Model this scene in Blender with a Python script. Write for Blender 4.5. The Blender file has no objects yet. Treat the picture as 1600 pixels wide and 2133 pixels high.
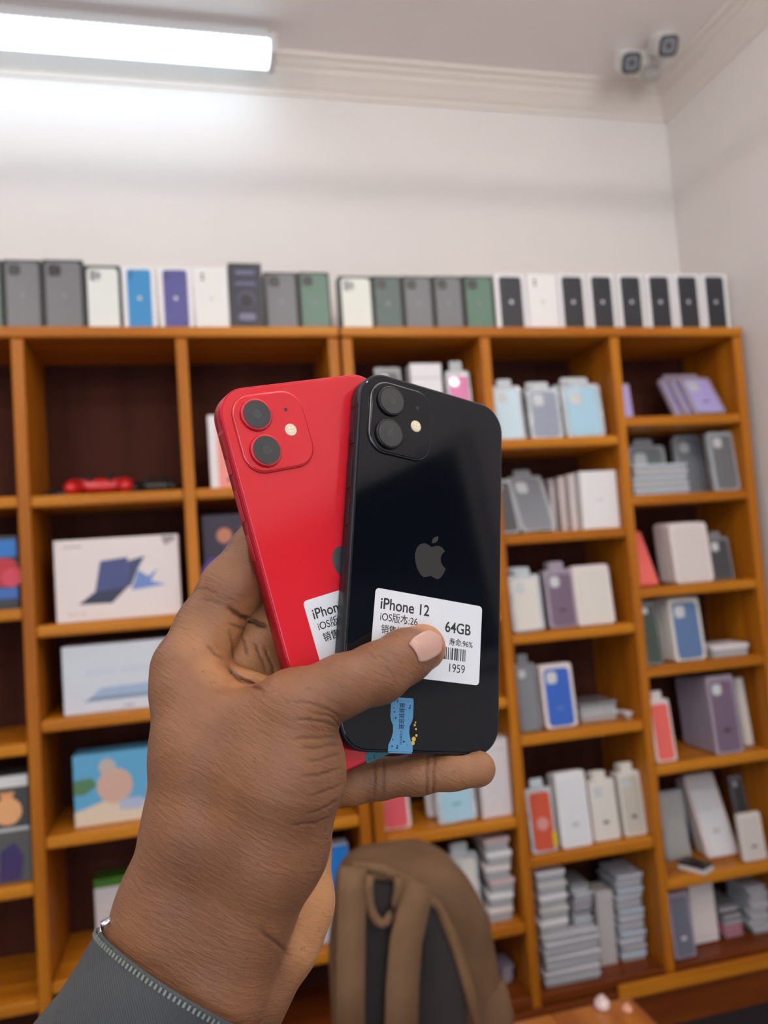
import bpy, bmesh, math, random
import numpy as np
from mathutils import Matrix, Vector
random.seed(4); np.random.seed(4)
C = bpy.context.scene.collection
PI = math.pi
# ------------------------------------------------------------------ camera
W, H = 1600, 2133
YAW, PIT, ROL, FPX = 0.23685311, 0.05827095, -0.07052265, 1616.6279
CAMH = 1.40
def cam_rows():
    f = np.array([math.sin(YAW)*math.cos(PIT), math.cos(YAW)*math.cos(PIT), math.sin(PIT)])
    r = np.array([math.cos(YAW), -math.sin(YAW), 0.0]); u = np.cross(r, f)
    c, s = math.cos(ROL), math.sin(ROL)
    return np.array([c*r+s*u, -s*r+c*u, f])
RM = cam_rows()
EYE = np.array([0, 0, CAMH])
cd = bpy.data.cameras.new('camera'); cam = bpy.data.objects.new('camera', cd); C.objects.link(cam)
M = Matrix([[RM[0][i], RM[1][i], -RM[2][i], EYE[i]] for i in range(3)]+[[0, 0, 0, 1]])
cam.matrix_world = M
cd.sensor_fit = 'VERTICAL'; cd.sensor_height = 36; cd.lens = FPX/H*36; cd.clip_start = 0.02; cd.clip_end = 50
cd.dof.use_dof = True; cd.dof.focus_distance = 0.288; cd.dof.aperture_fstop = 10.5
bpy.context.scene.camera = cam
sc = bpy.context.scene
vs = sc.view_settings
vs.view_transform = 'Standard'; vs.look = 'None'; vs.gamma = 1; vs.use_curve_mapping = False
vs.exposure = 0.60
EMI_TUBE, EMI_ROOM, SKY = 2.6, 24.5, 2.0
wd = bpy.data.worlds.new('world'); sc.world = wd; wd.use_nodes = True
wd.node_tree.nodes['Background'].inputs[0].default_value = (0.75, 0.85, 1, 1)
wd.node_tree.nodes['Background'].inputs[1].default_value = SKY
sc.cycles.max_bounces = 8; sc.cycles.diffuse_bounces = 5; sc.cycles.glossy_bounces = 3
sc.cycles.transparent_max_bounces = 12; sc.cycles.transmission_bounces = 4

# ------------------------------------------------------------------ photo-to-room measuring
D = 2.10
def solveX(u, Y, Z):
    z = Z-CAMH
    a = RM[0][0]*FPX-(u-W/2)*RM[2][0]
    b = (u-W/2)*(RM[2][1]*Y+RM[2][2]*z)-FPX*(RM[0][1]*Y+RM[0][2]*z)
    return b/a
def solveZ(v, X, Y):
    k = (H/2-v)
    a = RM[1][2]*FPX-k*RM[2][2]
    b = k*(RM[2][0]*X+RM[2][1]*Y)-FPX*(RM[1][0]*X+RM[1][1]*Y)
    return b/a+CAMH
def cam2w(p):
    return RM.T @ np.array(p)+EYE
def near(u, v, d):              # a point d millimetres in front of the lens -> metres in camera axes
    return np.array([(u-W/2)/FPX*d, (H/2-v)/FPX*d, d])/1000.0
def slope(u): return .0425+4.2e-5*(u-64)

# ------------------------------------------------------------------ materials
MATS = {}
def mat(name, col, rough=.5, metal=0, coat=0, spec=.5, noise=None, bump=None, emit=None, alpha=None, trans=0, sheen=0):
    if name in MATS: return MATS[name]
    m = bpy.data.materials.new(name); m.use_nodes = True
    nt = m.node_tree; b = nt.nodes['Principled BSDF']
    def s(k, v):
        if k in b.inputs: b.inputs[k].default_value = v
    s('Base Color', (*col, 1)); s('Roughness', rough); s('Metallic', metal); s('Coat Weight', coat); s('Coat Roughness', .04)
    s('Specular IOR Level', spec); s('Transmission Weight', trans); s('Sheen Weight', sheen)
    if emit: s('Emission Color', (*emit[0], 1)); s('Emission Strength', emit[1])
    if alpha is not None: s('Alpha', alpha)
    tc = nt.nodes.new('ShaderNodeTexCoord')
    if noise:   # (scale xyz, strength, second colour)
        mp = nt.nodes.new('ShaderNodeMapping'); mp.inputs['Scale'].default_value = noise[0]
        n = nt.nodes.new('ShaderNodeTexNoise'); n.inputs['Scale'].default_value = 1; n.inputs['Detail'].default_value = 5
        mx = nt.nodes.new('ShaderNodeMix'); mx.data_type = 'RGBA'
        mx.inputs[6].default_value = (*col, 1); mx.inputs[7].default_value = (*noise[1], 1)
        rp = nt.nodes.new('ShaderNodeMapRange'); rp.inputs[1].default_value = .35; rp.inputs[2].default_value = .65
        nt.links.new(tc.outputs['Object'], mp.inputs[0]); nt.links.new(mp.outputs[0], n.inputs['Vector'])
        nt.links.new(n.outputs[0], rp.inputs[0]); nt.links.new(rp.outputs[0], mx.inputs[0])
        nt.links.new(mx.outputs[2], b.inputs['Base Color'])
    if bump:    # (scale xyz, strength, distance)
        mp = nt.nodes.new('ShaderNodeMapping'); mp.inputs['Scale'].default_value = bump[0]
        n = nt.nodes.new('ShaderNodeTexNoise'); n.inputs['Scale'].default_value = 1; n.inputs['Detail'].default_value = 3
        bp = nt.nodes.new('ShaderNodeBump'); bp.inputs['Strength'].default_value = bump[1]; bp.inputs['Distance'].default_value = bump[2]
        nt.links.new(tc.outputs['Object'], mp.inputs[0]); nt.links.new(mp.outputs[0], n.inputs['Vector'])
        nt.links.new(n.outputs[0], bp.inputs['Height']); nt.links.new(bp.outputs[0], b.inputs['Normal'])
        if 'Coat Normal' in b.inputs: nt.links.new(bp.outputs[0], b.inputs['Coat Normal'])
    MATS[name] = m
    return m
def srgb(r, g, b):
    f = lambda c: (c/255/12.92 if c/255 <= .04045 else ((c/255+.055)/1.055)**2.4)
    return (f(r), f(g), f(b))
def flat(r, g, b, rough=.45, **k): return mat('paint_%d_%d_%d_%s' % (r, g, b, rough), srgb(r, g, b), rough, **k)

WALL = mat('wall_paint', (.76, .725, .70), .85, noise=((1.5, 1.5, 1.5), (.73, .70, .675)), bump=((120, 120, 120), .05, .002))
CEIL = mat('ceiling_paint', (.80, .75, .73), .9)
CORN = mat('cornice_paint', (.74, .69, .64), .7)
WOODX = mat('honey_wood_across', (.60, .225, .014), .38, spec=.22, noise=((1.2, 22, 22), (.42, .13, .008)), bump=((2, 60, 60), .08, .002))
WOODZ = mat('honey_wood_upright', (.54, .19, .011), .40, spec=.22, noise=((22, 22, 1.2), (.36, .105, .006)), bump=((60, 60, 2), .08, .002))
BACK = mat('dark_back_board', (.090, .028, .018), .7, spec=.08, noise=((9, 3, 1.2), (.052, .016, .010)))
BASE = mat('red_brown_wood', (.22, .052, .009), .38, spec=.25, noise=((1.5, 20, 20), (.15, .032, .006)))
FLOOR = mat('dark_floor_tile', (.018, .022, .030), .4, noise=((3, 3, 3), (.024, .028, .036)))
WHITE = mat('white_card', (.80, .80, .81), .5)
CREAM = mat('cream_card', (.74, .71, .65), .5)
PINKW = mat('warm_white_card', (.78, .71, .69), .5)
DARKBOX = mat('dark_card', (.022, .024, .026), .4)
CLEAR = mat('clear_plastic_pouch', (.56, .61, .65), .12, spec=.9, coat=.8, bump=((30, 30, 30), 1, .012), alpha=.7)
CLEARW = mat('glossy_white_pouch', (.62, .68, .72), .12, spec=1, coat=1, bump=((26, 26, 26), 1, .014), alpha=.88)
LILACP = mat('lilac_pouch', (.44, .38, .47), .2, coat=.6, bump=((30, 30, 30), .4, .005), alpha=.85)
GREYP = mat('grey_pouch', (.26, .27, .29), .2, coat=.6, bump=((30, 30, 30), .5, .005), alpha=.85)
BLACKPL = mat('black_plastic', (.012, .012, .013), .35)
REDPL = mat('red_plastic', (.6, .012, .015), .3, coat=.3)
INK = mat('black_ink', (.02, .02, .022), .5)
GREYINK = mat('grey_ink', (.38, .39, .42), .5)

# ------------------------------------------------------------------ mesh helpers
def link_mesh(name, me, m=None, parent=None):
    o = bpy.data.objects.new(name, me); C.objects.link(o)
    if m is not None:
        me.materials.clear(); me.materials.append(m)
    if parent is not None: o.parent = parent
    return o
def obj(name, bm, m, parent=None, smooth=False):
    bmesh.ops.recalc_face_normals(bm, faces=bm.faces[:])
    me = bpy.data.meshes.new(name); bm.to_mesh(me); bm.free()
    if smooth:
        for p in me.polygons: p.use_smooth = True
    return link_mesh(name, me, m, parent)
def tag(o, label, cat=None, group=None, kind=None):
    o['label'] = label
    if cat: o['category'] = cat
    if group: o['group'] = group
    if kind: o['kind'] = kind
    return o
def thing(name, label, cat, loc=(0, 0, 0), group=None, rot=None):
    o = bpy.data.objects.new(name, None); C.objects.link(o); o.location = loc; o.empty_display_size = .02
    if rot: o.rotation_euler = rot
    return tag(o, label, cat, group)
def bx(bm, x0, x1, y0, y1, z0, z1, bev=0, seg=2):
    t = bmesh.new(); bmesh.ops.create_cube(t, size=1)
    for v in t.verts: v.co = Vector(((x0+x1)/2+v.co.x*(x1-x0), (y0+y1)/2+v.co.y*(y1-y0), (z0+z1)/2+v.co.z*(z1-z0)))
    if bev: bmesh.ops.bevel(t, geom=t.edges[:], offset=min(bev, .45*min(x1-x0, y1-y0, z1-z0)), segments=seg, profile=.5, affect='EDGES')
    me = bpy.data.meshes.new('t'); t.to_mesh(me); t.free(); bm.from_mesh(me); bpy.data.meshes.remove(me)
    return bm
def BX(*a, **k): return bx(bmesh.new(), *a, **k)
def rr(w, h, r, n=8, cx=0, cy=0):
    P = []
    for (sx, sy, a0) in ((1, 1, 0), (-1, 1, 90), (-1, -1, 180), (1, -1, 270)):
        for i in range(n+1):
            a = math.radians(a0+90*i/n)
            P.append((cx+sx*(w/2-r)+r*math.cos(a), cy+sy*(h/2-r)+r*math.sin(a)))
    return P
def prism(bm, P, levels, T=None, caps=True):
    """P outline in 2-D; levels [(z, inset)] ; T maps (x,y,z)->Vector"""
    T = T or (lambda x, y, z: Vector((x, y, z)))
    n = len(P); cx = sum(p[0] for p in P)/n; cy = sum(p[1] for p in P)/n
    A = [Vector(p) for p in P]; nor = []
    area = sum(A[i].x*A[(i+1) % n].y-A[(i+1) % n].x*A[i].y for i in range(n))
    sg = 1 if area > 0 else -1
    for i in range(n):
        d = (A[(i+1) % n]-A[i-1]).normalized(); nor.append(Vector((-d.y, d.x))*sg)
    rings = []
    for z, ins in levels:
        rings.append([bm.verts.new(T(A[i].x+nor[i].x*ins, A[i].y+nor[i].y*ins, z)) for i in range(n)])
    for a, b in zip(rings, rings[1:]):
        for i in range(n): bm.faces.new((a[i], a[(i+1) % n], b[(i+1) % n], b[i]))
    if caps: bm.faces.new(rings[0]); bm.faces.new(rings[-1][::-1])
    return bm
def circ(r, n=24, cx=0, cy=0): return [(cx+r*math.cos(2*PI*i/n), cy+r*math.sin(2*PI*i/n)) for i in range(n)]
def tube(bm, pts, rad, n=8, closed=False):
    pts = [Vector(p) for p in pts]; rings = []
    m = len(pts)
    for i, p in enumerate(pts):
        a = pts[i-1] if (i > 0 or closed) else p; b = pts[(i+1) % m] if (i < m-1 or closed) else p
        d = (b-a).normalized(); up = Vector((0, 0, 1)) if abs(d.z) < .9 else Vector((1, 0, 0))
        s = d.cross(up).normalized(); t = s.cross(d)
        r = rad[i] if isinstance(rad, (list, tuple)) else rad
        rings.append([bm.verts.new(p+s*r*math.cos(2*PI*k/n)+t*r*math.sin(2*PI*k/n)) for k in range(n)])
    R = list(zip(rings, rings[1:]))
    if closed: R.append((rings[-1], rings[0]))
    for a, b in R:
        for k in range(n): bm.faces.new((a[k], a[(k+1) % n], b[(k+1) % n], b[k]))
    if not closed: bm.faces.new(rings[0]); bm.faces.new(rings[-1][::-1])
    return bm
def text_mesh(name, s, size, m, parent, loc, rotz=0, bold=0.0, sx=1.0):
    cu = bpy.data.curves.new('t', 'FONT'); cu.body = s; cu.size = size; cu.offset = bold; cu.extrude = size*.004
    to = bpy.data.objects.new('t', cu); C.objects.link(to)
    dg = bpy.context.evaluated_depsgraph_get()
    me = bpy.data.meshes.new_from_object(to.evaluated_get(dg)); bpy.data.objects.remove(to); bpy.data.curves.remove(cu)
    o = link_mesh(name, me, m, parent); o.location = loc; o.rotation_euler = (0, 0, rotz); o.scale = (sx, 1, 1)
    return o
APPLE = [(.50, .72), (.60, .765), (.70, .785), (.80, .76), (.885, .68), (.80, .60), (.765, .50), (.78, .40), (.84, .32), (.92, .275), (.87, .16), (.79, .05), (.70, -.005), (.61, .01), (.50, .05), (.39, .01), (.30, -.005), (.21, .05), (.12, .17), (.06, .33), (.045, .50), (.09, .65), (.19, .75), (.30, .785), (.40, .765)]
LEAF = [(.50, .81), (.51, .90), (.57, .97), (.68, 1.01), (.67, .91), (.60, .84)]
def fruit_mark(bm, cx, cy, hgt, z0, z1, T=None):
    for P in (APPLE, LEAF):
        prism(bm, [(cx+(x-.48)*hgt*.98, cy+(y-.45)*hgt) for x, y in P], [(z0, 0), (z1, 0)], T)
    return bm

# ------------------------------------------------------------------ the room
XR, YB, XL, YF, ZC = 1.747, 2.42, -3.0, -2.9, 3.0
def struct(name, bm, m, label):
    o = obj(name, bm, m); o['kind'] = 'structure'; o['label'] = label; return o
struct('floor', BX(XL-.1, XR+.1, YF-.1, YB+.1, -.1, 0), FLOOR, 'dark blue-black floor')
struct('ceiling', BX(XL-.1, XR+.1, YF-.1, YB+.1, ZC, ZC+.1), CEIL, 'off-white flat ceiling')
struct('wall_back', BX(XL-.1, XR+.1, YB, YB+.1, 0, ZC), WALL, 'white painted wall above the shelves')
struct('wall_right', BX(XR, XR+.1, YF, YB, 0, ZC), WALL, 'white painted side wall')
struct('wall_left', BX(XL-.1, XL, YF, YB, 0, ZC), WALL, 'white painted wall to the left')
bm = BX(XL-.1, -1.6, YF-.1, YF, 0, ZC); bx(bm, .9, XR+.1, YF-.1, YF, 0, ZC); bx(bm, -1.6, .9, YF-.1, YF, 2.3, ZC); bx(bm, -1.6, .9, YF-.1, YF, 0, .35)
struct('wall_front', bm, WALL, 'white painted wall behind the photographer')
bm = BX(-1.6, .9, YF-.07, YF-.03, .35, .40)
for a, b, c, d in ((-1.6, .9, 2.25, 2.3), (-1.6, -1.55, .35, 2.3), (.85, .9, .35, 2.3), (-.375, -.325, .35, 2.3)): bx(bm, a, b, YF-.07, YF-.03, c, d)
struct('added_window_1', bm, flat(235, 235, 235), 'added window frame behind the photographer, open for fill daylight')  # unseen window, added so daylight fills in the hand from the front
# cornice: stepped moulding run along the ceiling line
PROF = [(0, -.085), (.008, -.085), (.012, -.072), (.020, -.068), (.045, -.045), (.058, -.036), (.060, -.028), (.075, -.022), (.085, -.012), (.100, -.010), (.104, 0)]
def cornice(name, a, b, out, lab):
    bm = bmesh.new(); R = []
    for end, s in ((a, 0), (b, 1)):
        ring = []
        for (d, z) in PROF+[(0, 0)]:
            p = Vector(end)+Vector(out)*d
            ring.append(bm.verts.new((p.x, p.y, ZC+z)))
        R.append(ring)
    n = len(R[0])
    for i in range(n): bm.faces.new((R[0][i], R[0][(i+1) % n], R[1][(i+1) % n], R[1][i]))
    bm.faces.new(R[0]); bm.faces.new(R[1][::-1])
    return struct(name, bm, CORN, lab)
cornice('trim_1', (XL, YB, 0), (XR, YB, 0), (0, -1, 0), 'stepped plaster cornice along the back wall')
cornice('trim_2', (XR, YF, 0), (XR, YB, 0), (-1, 0, 0), 'stepped plaster cornice along the right wall')
# dark tinted window in the right wall behind the photographer (the phones mirror it)
bm = BX(XR-.012, XR-.001, -1.95, -.76, 1.47, 2.09)
struct('window_2', bm, mat('night_glass', (.008, .009, .012), .15), 'dark tinted window in the right wall')
bm = bmesh.new()
for a, b, c, d in ((-1.99, -.72, 2.0905, 2.13), (-1.99, -.72, 1.43, 1.4695), (-1.99, -1.9505, 1.47, 2.09), (-.7595, -.72, 1.47, 2.09)): bx(bm, XR-.02, XR-.001, a, b, c, d)
struct('trim_3', bm, flat(190, 186, 180), 'pale frame around the dark side window')
# ------------------------------------------------------------------ lamps
def batten(label, x0, x1, y, strength, col, group=None):
    z = ZC-.055; w = .050
    t = thing('led_batten', label, 'ceiling light', ((x0+x1)/2, y, ZC), group)
    L = (x1-x0)/2
    hous = mat('lamp_housing', (.55, .55, .56), .5)
    obj('housing', bx(BX(-L, L, -w-.004, w+.004, -.052, -.036, bev=.003), -L, L, -.022, .022, -.036, -.0002), hous, t)
    for s in (-1, 1): obj('end_cap', BX(min(s*L, s*(L+.022)), max(s*L, s*(L+.022)), -w-.006, w+.006, -.092, -.030, bev=.006), mat('lamp_end', (.6, .58, .58), .5), t)
    P = [(-w, -.052), (-w, -.074), (-w*.85, -.084), (-w*.4, -.089), (0, -.090), (w*.4, -.089), (w*.85, -.084), (w, -.074), (w, -.052)]
    bm = bmesh.new(); prism(bm, P, [(-L, 0), (L, 0)], lambda a, b, c: Vector((c, a, b)))
    m = mat('lamp_glow_%.2f' % strength, (.9, .9, .9), .5, emit=(col, strength))
    obj('diffuser', bm, m, t)
    bm = bmesh.new()
    n = int(2*L/.02)
    for i in range(n): x = -L+(i+.5)*2*L/n; bx(bm, x-.004, x+.004, -w-.0035, -w, -.070, -.0522)
    r = obj('prism_ribs', bm, m, t)
    return t
batten('lit white LED batten on the ceiling above the left cabinet', -1.02, .285, 2.252, EMI_TUBE, (.66, .85, 1.0))
def fill_tube_lamp(label, x, y):  # unseen lamps, added and hung low to light room and ceiling
    z = 2.62; t = thing('added_tube_lamp', label, 'ceiling light', (x, y, ZC), 'added fill tube lamps over the shop floor')
    m = mat('fill_tube_glow', (.9, .9, .9), .5, emit=((1, .945, .905), EMI_ROOM))
    obj('tube', tube(bmesh.new(), [(-.6, 0, z-ZC), (.6, 0, z-ZC)], .019, 14), m, t, True)
    for s in (-1, 1):
        obj('holder', BX(min(s*.6005, s*.64), max(s*.6005, s*.64), -.022, .022, z-ZC-.024, z-ZC+.03, bev=.004), flat(200, 200, 200), t)
        obj('rod', tube(bmesh.new(), [(s*.62, 0, z-ZC+.03), (s*.62, 0, -.0003)], .003, 8), flat(150, 150, 150), t, True)
for i, (x, y) in enumerate(((-1.2, .75), (.85, .75), (-1.2, -.35), (.85, -.35), (-1.2, -1.6), (.85, -1.6))):
    fill_tube_lamp('added unseen fill tube lamp, ' + ['front left', 'front right', 'middle left', 'middle right', 'rear left', 'rear right'][i]+' of the six over the shop floor', x, y)

# ------------------------------------------------------------------ the two cabinets
ZT = lambda z: z*D+CAMH                 # edge-centre height of a shelf
TH = .030
CABY0, CABY1 = D, D+.285
def cabinet(name, label, ups, cols, x0, x1, zbot, ztop):
    t = thing(name, label, 'shelving cabinet', ((x0+x1)/2, CABY1, 0))
    ox = (x0+x1)/2
    def P(nm, bm, m):
        for v in bm.verts: v.co.x -= ox; v.co.y -= CABY1
        return obj(nm, bm, m, t)
    P('top_board', BX(x0-.0015, x1+.0015, CABY0-.008, CABY1, ztop-TH/2, ztop+TH/2, bev=.006), WOODX)
    P('back_panel', BX(x0+.002, x1-.002, CABY1-.010, CABY1-.001, .02, ztop-TH/2), BACK)
    for x in ups: P('upright', BX(x-TH/2, x+TH/2, CABY0, CABY1-.011, .0, ztop-TH/2-.0005, bev=.003), WOODZ)
    for (a, b, zs) in cols:
        for z in zs:
            P('shelf', BX(a+TH/2+.0005, b-TH/2-.0005, CABY0+.002, CABY1-.011, ZT(z)-TH/2, ZT(z)+TH/2, bev=.006), WOODX)
        P('bottom_board', BX(a+TH/2+.0005, b-TH/2-.0005, CABY0-.002, CABY1-.011, zbot-TH/2, zbot+TH/2, bev=.004), BASE)
    return t, P
UL = [-.63*D+.0, -.415*D, -.2*D, -.0075*D, .189*D]; UL = [-1.245, -.832, -.2005*D, -.0075*D, .1885*D]
UR = [.207*D, .403*D, .6035*D, .811*D]
L0, L1, L2 = [.097, -.037, -.195, -.357, -.487], [.096, -.060, -.1715, -.3065, -.471], [.096, -.062, -.195, -.334, -.495]
RA, RB, RC = [.140, .020, -.092, -.208, -.368, -.506], [.145, .012, -.125, -.262, -.4245], [.1715, .056, -.0775, -.190, -.328, -.4865]
ZB = ZT(-.601); ZTOP = ZT(.303)
cabL, PL = cabinet('shelving_cabinet', 'honey-varnished wooden shelving cabinet on the left with boxed electronics', UL,
    [(UL[0], UL[1], L0), (UL[1], UL[2], L0), (UL[2], UL[3], L1), (UL[3], UL[4], L2)], UL[0]-TH/2, UL[4]+TH/2, ZB, ZTOP)
PL('plinth', BX(UL[0]-TH/2, UL[4]+TH/2, CABY0-.014, CABY0-.0005, .0, ZB-TH/2-.001, bev=.002), BASE)
cabR, PR = cabinet('shelving_cabinet', 'honey-varnished wooden shelving cabinet on the right packed with phone cases', UR,
    [(UR[0], UR[1], RA), (UR[1], UR[2], RB), (UR[2], UR[3], RC)], UR[0]-TH/2, UR[3]+TH/2, ZB, ZTOP)
PR('plinth', BX(UR[0]-TH/2, UR[3]+TH/2, CABY0-.014, CABY0-.0005, .0, ZB-TH/2-.001, bev=.002), BASE)
PR('base_moulding', BX(.516*D, UR[3]+TH/2, CABY0-.030, CABY0-.0145, ZB-.034, ZB+.008, bev=.006), WOODX)
SH = {'TOP': ZTOP+TH/2, 'BOT': ZB+TH/2}
for k, z in (('L0', L0), ('L1', L1), ('L2', L2), ('A', RA), ('B', RB), ('C', RC)):
    for i, q in enumerate(z): SH['%s_%d' % (k, i+1)] = ZT(q)+TH/2

# ------------------------------------------------------------------ goods on the shelves
def fit(u0, u1, v0, shelf, dy, hfix=None, foot=False):
    """photo box of an upright thing -> centre x, width, height, front y, base z"""
    Y = D+dy; Z0 = SH[shelf] if isinstance(shelf, str) else shelf
    um = (u0+u1)/2
    X = solveX(um, Y, Z0+.07); h = hfix or solveZ(v0, X, Y)-Z0
    if isinstance(shelf, str) and shelf[-2] == '_':
        col = shelf.split('_')[0]; above = [z for k_, z in SH.items() if k_.startswith(col+'_') and z > Z0+.01]+[ZTOP+TH/2]
        h = min(h, min(above)-TH-Z0-.014)
    s = 0 if shelf == 'TOP' else slope(um)*h*FPX/(RM[2] @ np.array([X, Y, 0]))/2
    if foot: s = 0
    zz = Z0+.003 if foot else Z0+h/2
    a = solveX(u0+s, Y, zz); b = solveX(u1-s, Y, zz)
    if shelf != 'TOP':          # stay between the uprights
        ups = sorted(UL+UR); lo_ = max([q for q in ups if q < (a+b)/2])+TH/2+.002; hi_ = min([q for q in ups if q > (a+b)/2])-TH/2-.002
        a, b = max(a, lo_), min(b, hi_)
    return (a+b)/2, b-a, h, Y, Z0
def yT(y0):      # map outline plane (x, z) with thickness toward -y
    return lambda x, z, t: Vector((x, y0-t, z))
def printed_phone(t, w, h, z0, y, pw, ph, col, camdark, cx=0, cam3=False, mark=True):
    bm = prism(bmesh.new(), rr(pw, ph, pw*.14, 5, cx, z0), [(0, 0), (.0007, 0)], yT(y))
    pp = obj('printed_phone', bm, col, t)
    bm = prism(bmesh.new(), rr(pw*.38, pw*.38, pw*.1, 3, cx-pw*.24, z0+ph/2-pw*.26), [(.0007, 0), (.0011, 0)], yT(y))
    obj('printed_camera', bm, camdark[0], pp)
    bm = bmesh.new()
    for (a, b) in ((-.32, -.17), (-.32, -.35), (-.15, -.26))[:3 if cam3 else 2]:
        prism(bm, circ(pw*.065, 10, cx+a*pw, z0+ph/2+b*pw), [(.0011, 0), (.0014, 0)], yT(y))
    obj('printed_lens', bm, camdark[1], pp)
    if mark: obj('printed_logo', fruit_mark(bmesh.new(), cx, z0+ph*.02, pw*.2, .0007, .0011, yT(y)), camdark[2], pp)
def carton(name, label, cat, u0, u1, v0, shelf, dy, dep, m, group=None, rz=0, bev=.002, hfix=None, lean=0):
    X, w, h, Y, Z = fit(u0, u1, v0, shelf, dy, hfix)
    t = thing(name, label, cat, (X, Y+dep*(1-math.cos(lean)), Z+.0006+dep*math.sin(lean)), group, (-lean, 0, rz))
    obj('box', BX(-w/2, w/2, 0, dep, 0, h, bev=bev), m, t)
    return t, w, h
LENS = flat(12, 12, 14, .2); LOGOG = flat(120, 122, 128, .3)
NORD = ['leftmost', 'second from left', 'third from left', 'fourth from left', 'fifth from left', 'sixth from left', 'seventh from left', 'eighth from left', 'ninth from left', 'tenth from left']
gra = mat('graphite_print', srgb(112, 112, 116), .4); grn = mat('green_print', srgb(88, 122, 104), .4); gnd = mat('dark_green_print', srgb(78, 96, 92), .4)
tops = [
 (-72, 6, 541, 'g', grn, 'dark phone box with a green phone print, cut by the left photo edge'),
 (8, 88, 541, 'g', gra, 'dark box with a graphite phone print, leftmost whole box on the left cabinet'),
 (90, 176, 541, 'g', gra, 'dark box with a graphite phone print, left of the dark-edged white-phone box'),
 (178, 253, 553, 'w', flat(222, 228, 222), 'dark-edged box with a white phone print on top of the left cabinet'),
 (256, 326, 555, 'W', flat(50, 140, 200), 'white box with a bright blue phone print on top of the left cabinet'),
 (331, 402, 556, 'W', flat(84, 84, 150), 'white box with a violet-blue phone print on top of the left cabinet'),
 (405, 476, 558, 'W', flat(228, 230, 226), 'white box with a pale phone print on top of the left cabinet'),
 (478, 548, 548, 'r', gra, 'tall dark box with pale violet rings on top of the left cabinet'),
 (552, 622, 567, 'g', gra, 'dark box with a graphite phone print, next right of the ringed box'),
 (624, 689, 567, 'g', grn, 'dark box with a green phone print at the right end of the left cabinet top'),
 (708, 778, 575, 'w', flat(222, 226, 216), 'dark-edged box with a white phone print at the left end of the right cabinet top'),
 (779, 839, 575, 'g', gnd, 'dark box with a dark green phone print, second on the right cabinet top'),
 (841, 903, 575, 'g', gra, 'dark box with a graphite phone print, third on the right cabinet top'),
 (905, 966, 575, 'g', gra, 'dark box with a graphite phone print, fourth on the right cabinet top'),
 (968, 1030, 575, 'g', grn, 'dark box with a green phone print, fifth on the right cabinet top')]
def phone_box(u0, u1, v0, kind, pm, label, group):
    m = WHITE if kind == 'W' else DARKBOX
    t, w, h = carton('phone_box', label, 'phone box', u0, u1, v0, 'TOP', .05, .045, m, group)
    if kind == 'g': printed_phone(t, w, h, h*.49, 0, w*.84, h*.94, pm, (flat(52, 54, 58), LENS, LOGOG), cam3=True)
    if kind == 'w': printed_phone(t, w, h, h*.49, 0, w*.86, h*.93, pm, (flat(190, 194, 192), LENS, LOGOG), cam3=True, mark=False)
    if kind == 'W': printed_phone(t, w, h, h*.5, 0, w*.72, h*.90, pm, (pm, flat(60, 64, 70), flat(205, 208, 212)))
    if kind == 'r':
        sc_ = obj('printed_screen', prism(bmesh.new(), rr(w*.86, h*.94, w*.1, 5, 0, h*.49), [(0, 0), (.0007, 0)], yT(0)), flat(46, 48, 60), t)
        for (zz, ww, hh, m2) in ((.86, .6, .05, flat(112, 112, 150)), (.70, .62, .05, flat(100, 100, 136)), (.22, .5, .10, flat(120, 120, 150))):
            obj('printed_band', prism(bmesh.new(), rr(w*ww, h*hh, h*hh*.45, 4, 0, h*zz), [(.0007, 0), (.0011, 0)], yT(0)), m2, sc_)
        obj('printed_disc', prism(bmesh.new(), circ(w*.27, 24, 0, h*.47), [(.0007, 0), (.0013, 0)], yT(0)), flat(74, 76, 96), sc_)
        obj('printed_disc', prism(bmesh.new(), circ(w*.2, 24, 0, h*.45), [(.0013, 0), (.0018, 0)], yT(0)), flat(30, 31, 40), sc_)
for r_ in tops: phone_box(*r_, 'phone boxes in a row on top of the cabinets')
wb = [(1033, 1098, 'b'), (1100, 1163, 'w'), (1165, 1224, 'b'), (1227, 1284, 'b'), (1288, 1344, 'b'), (1348, 1404, 'b'), (1407, 1462, 'b'), (1465, 1518, 'b')]
nm_ = ['next to the green-phone box', '', 'right of the pale-print box', 'fifth from the right wall', 'fourth from the right wall', 'third from the right wall', 'second from the right wall', 'nearest the right wall']
for i, (a, b, k) in enumerate(wb):
    if k == 'b': phone_box(a, b, 571, 'W', flat(44, 47, 54), 'white box with a black phone print on the right cabinet, '+nm_[i], 'phone boxes in a row on top of the cabinets')
    else: phone_box(a, b, 571, 'W', flat(232, 232, 230), 'white box with a faint white phone print on the right cabinet top', 'phone boxes in a row on top of the cabinets')

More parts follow.
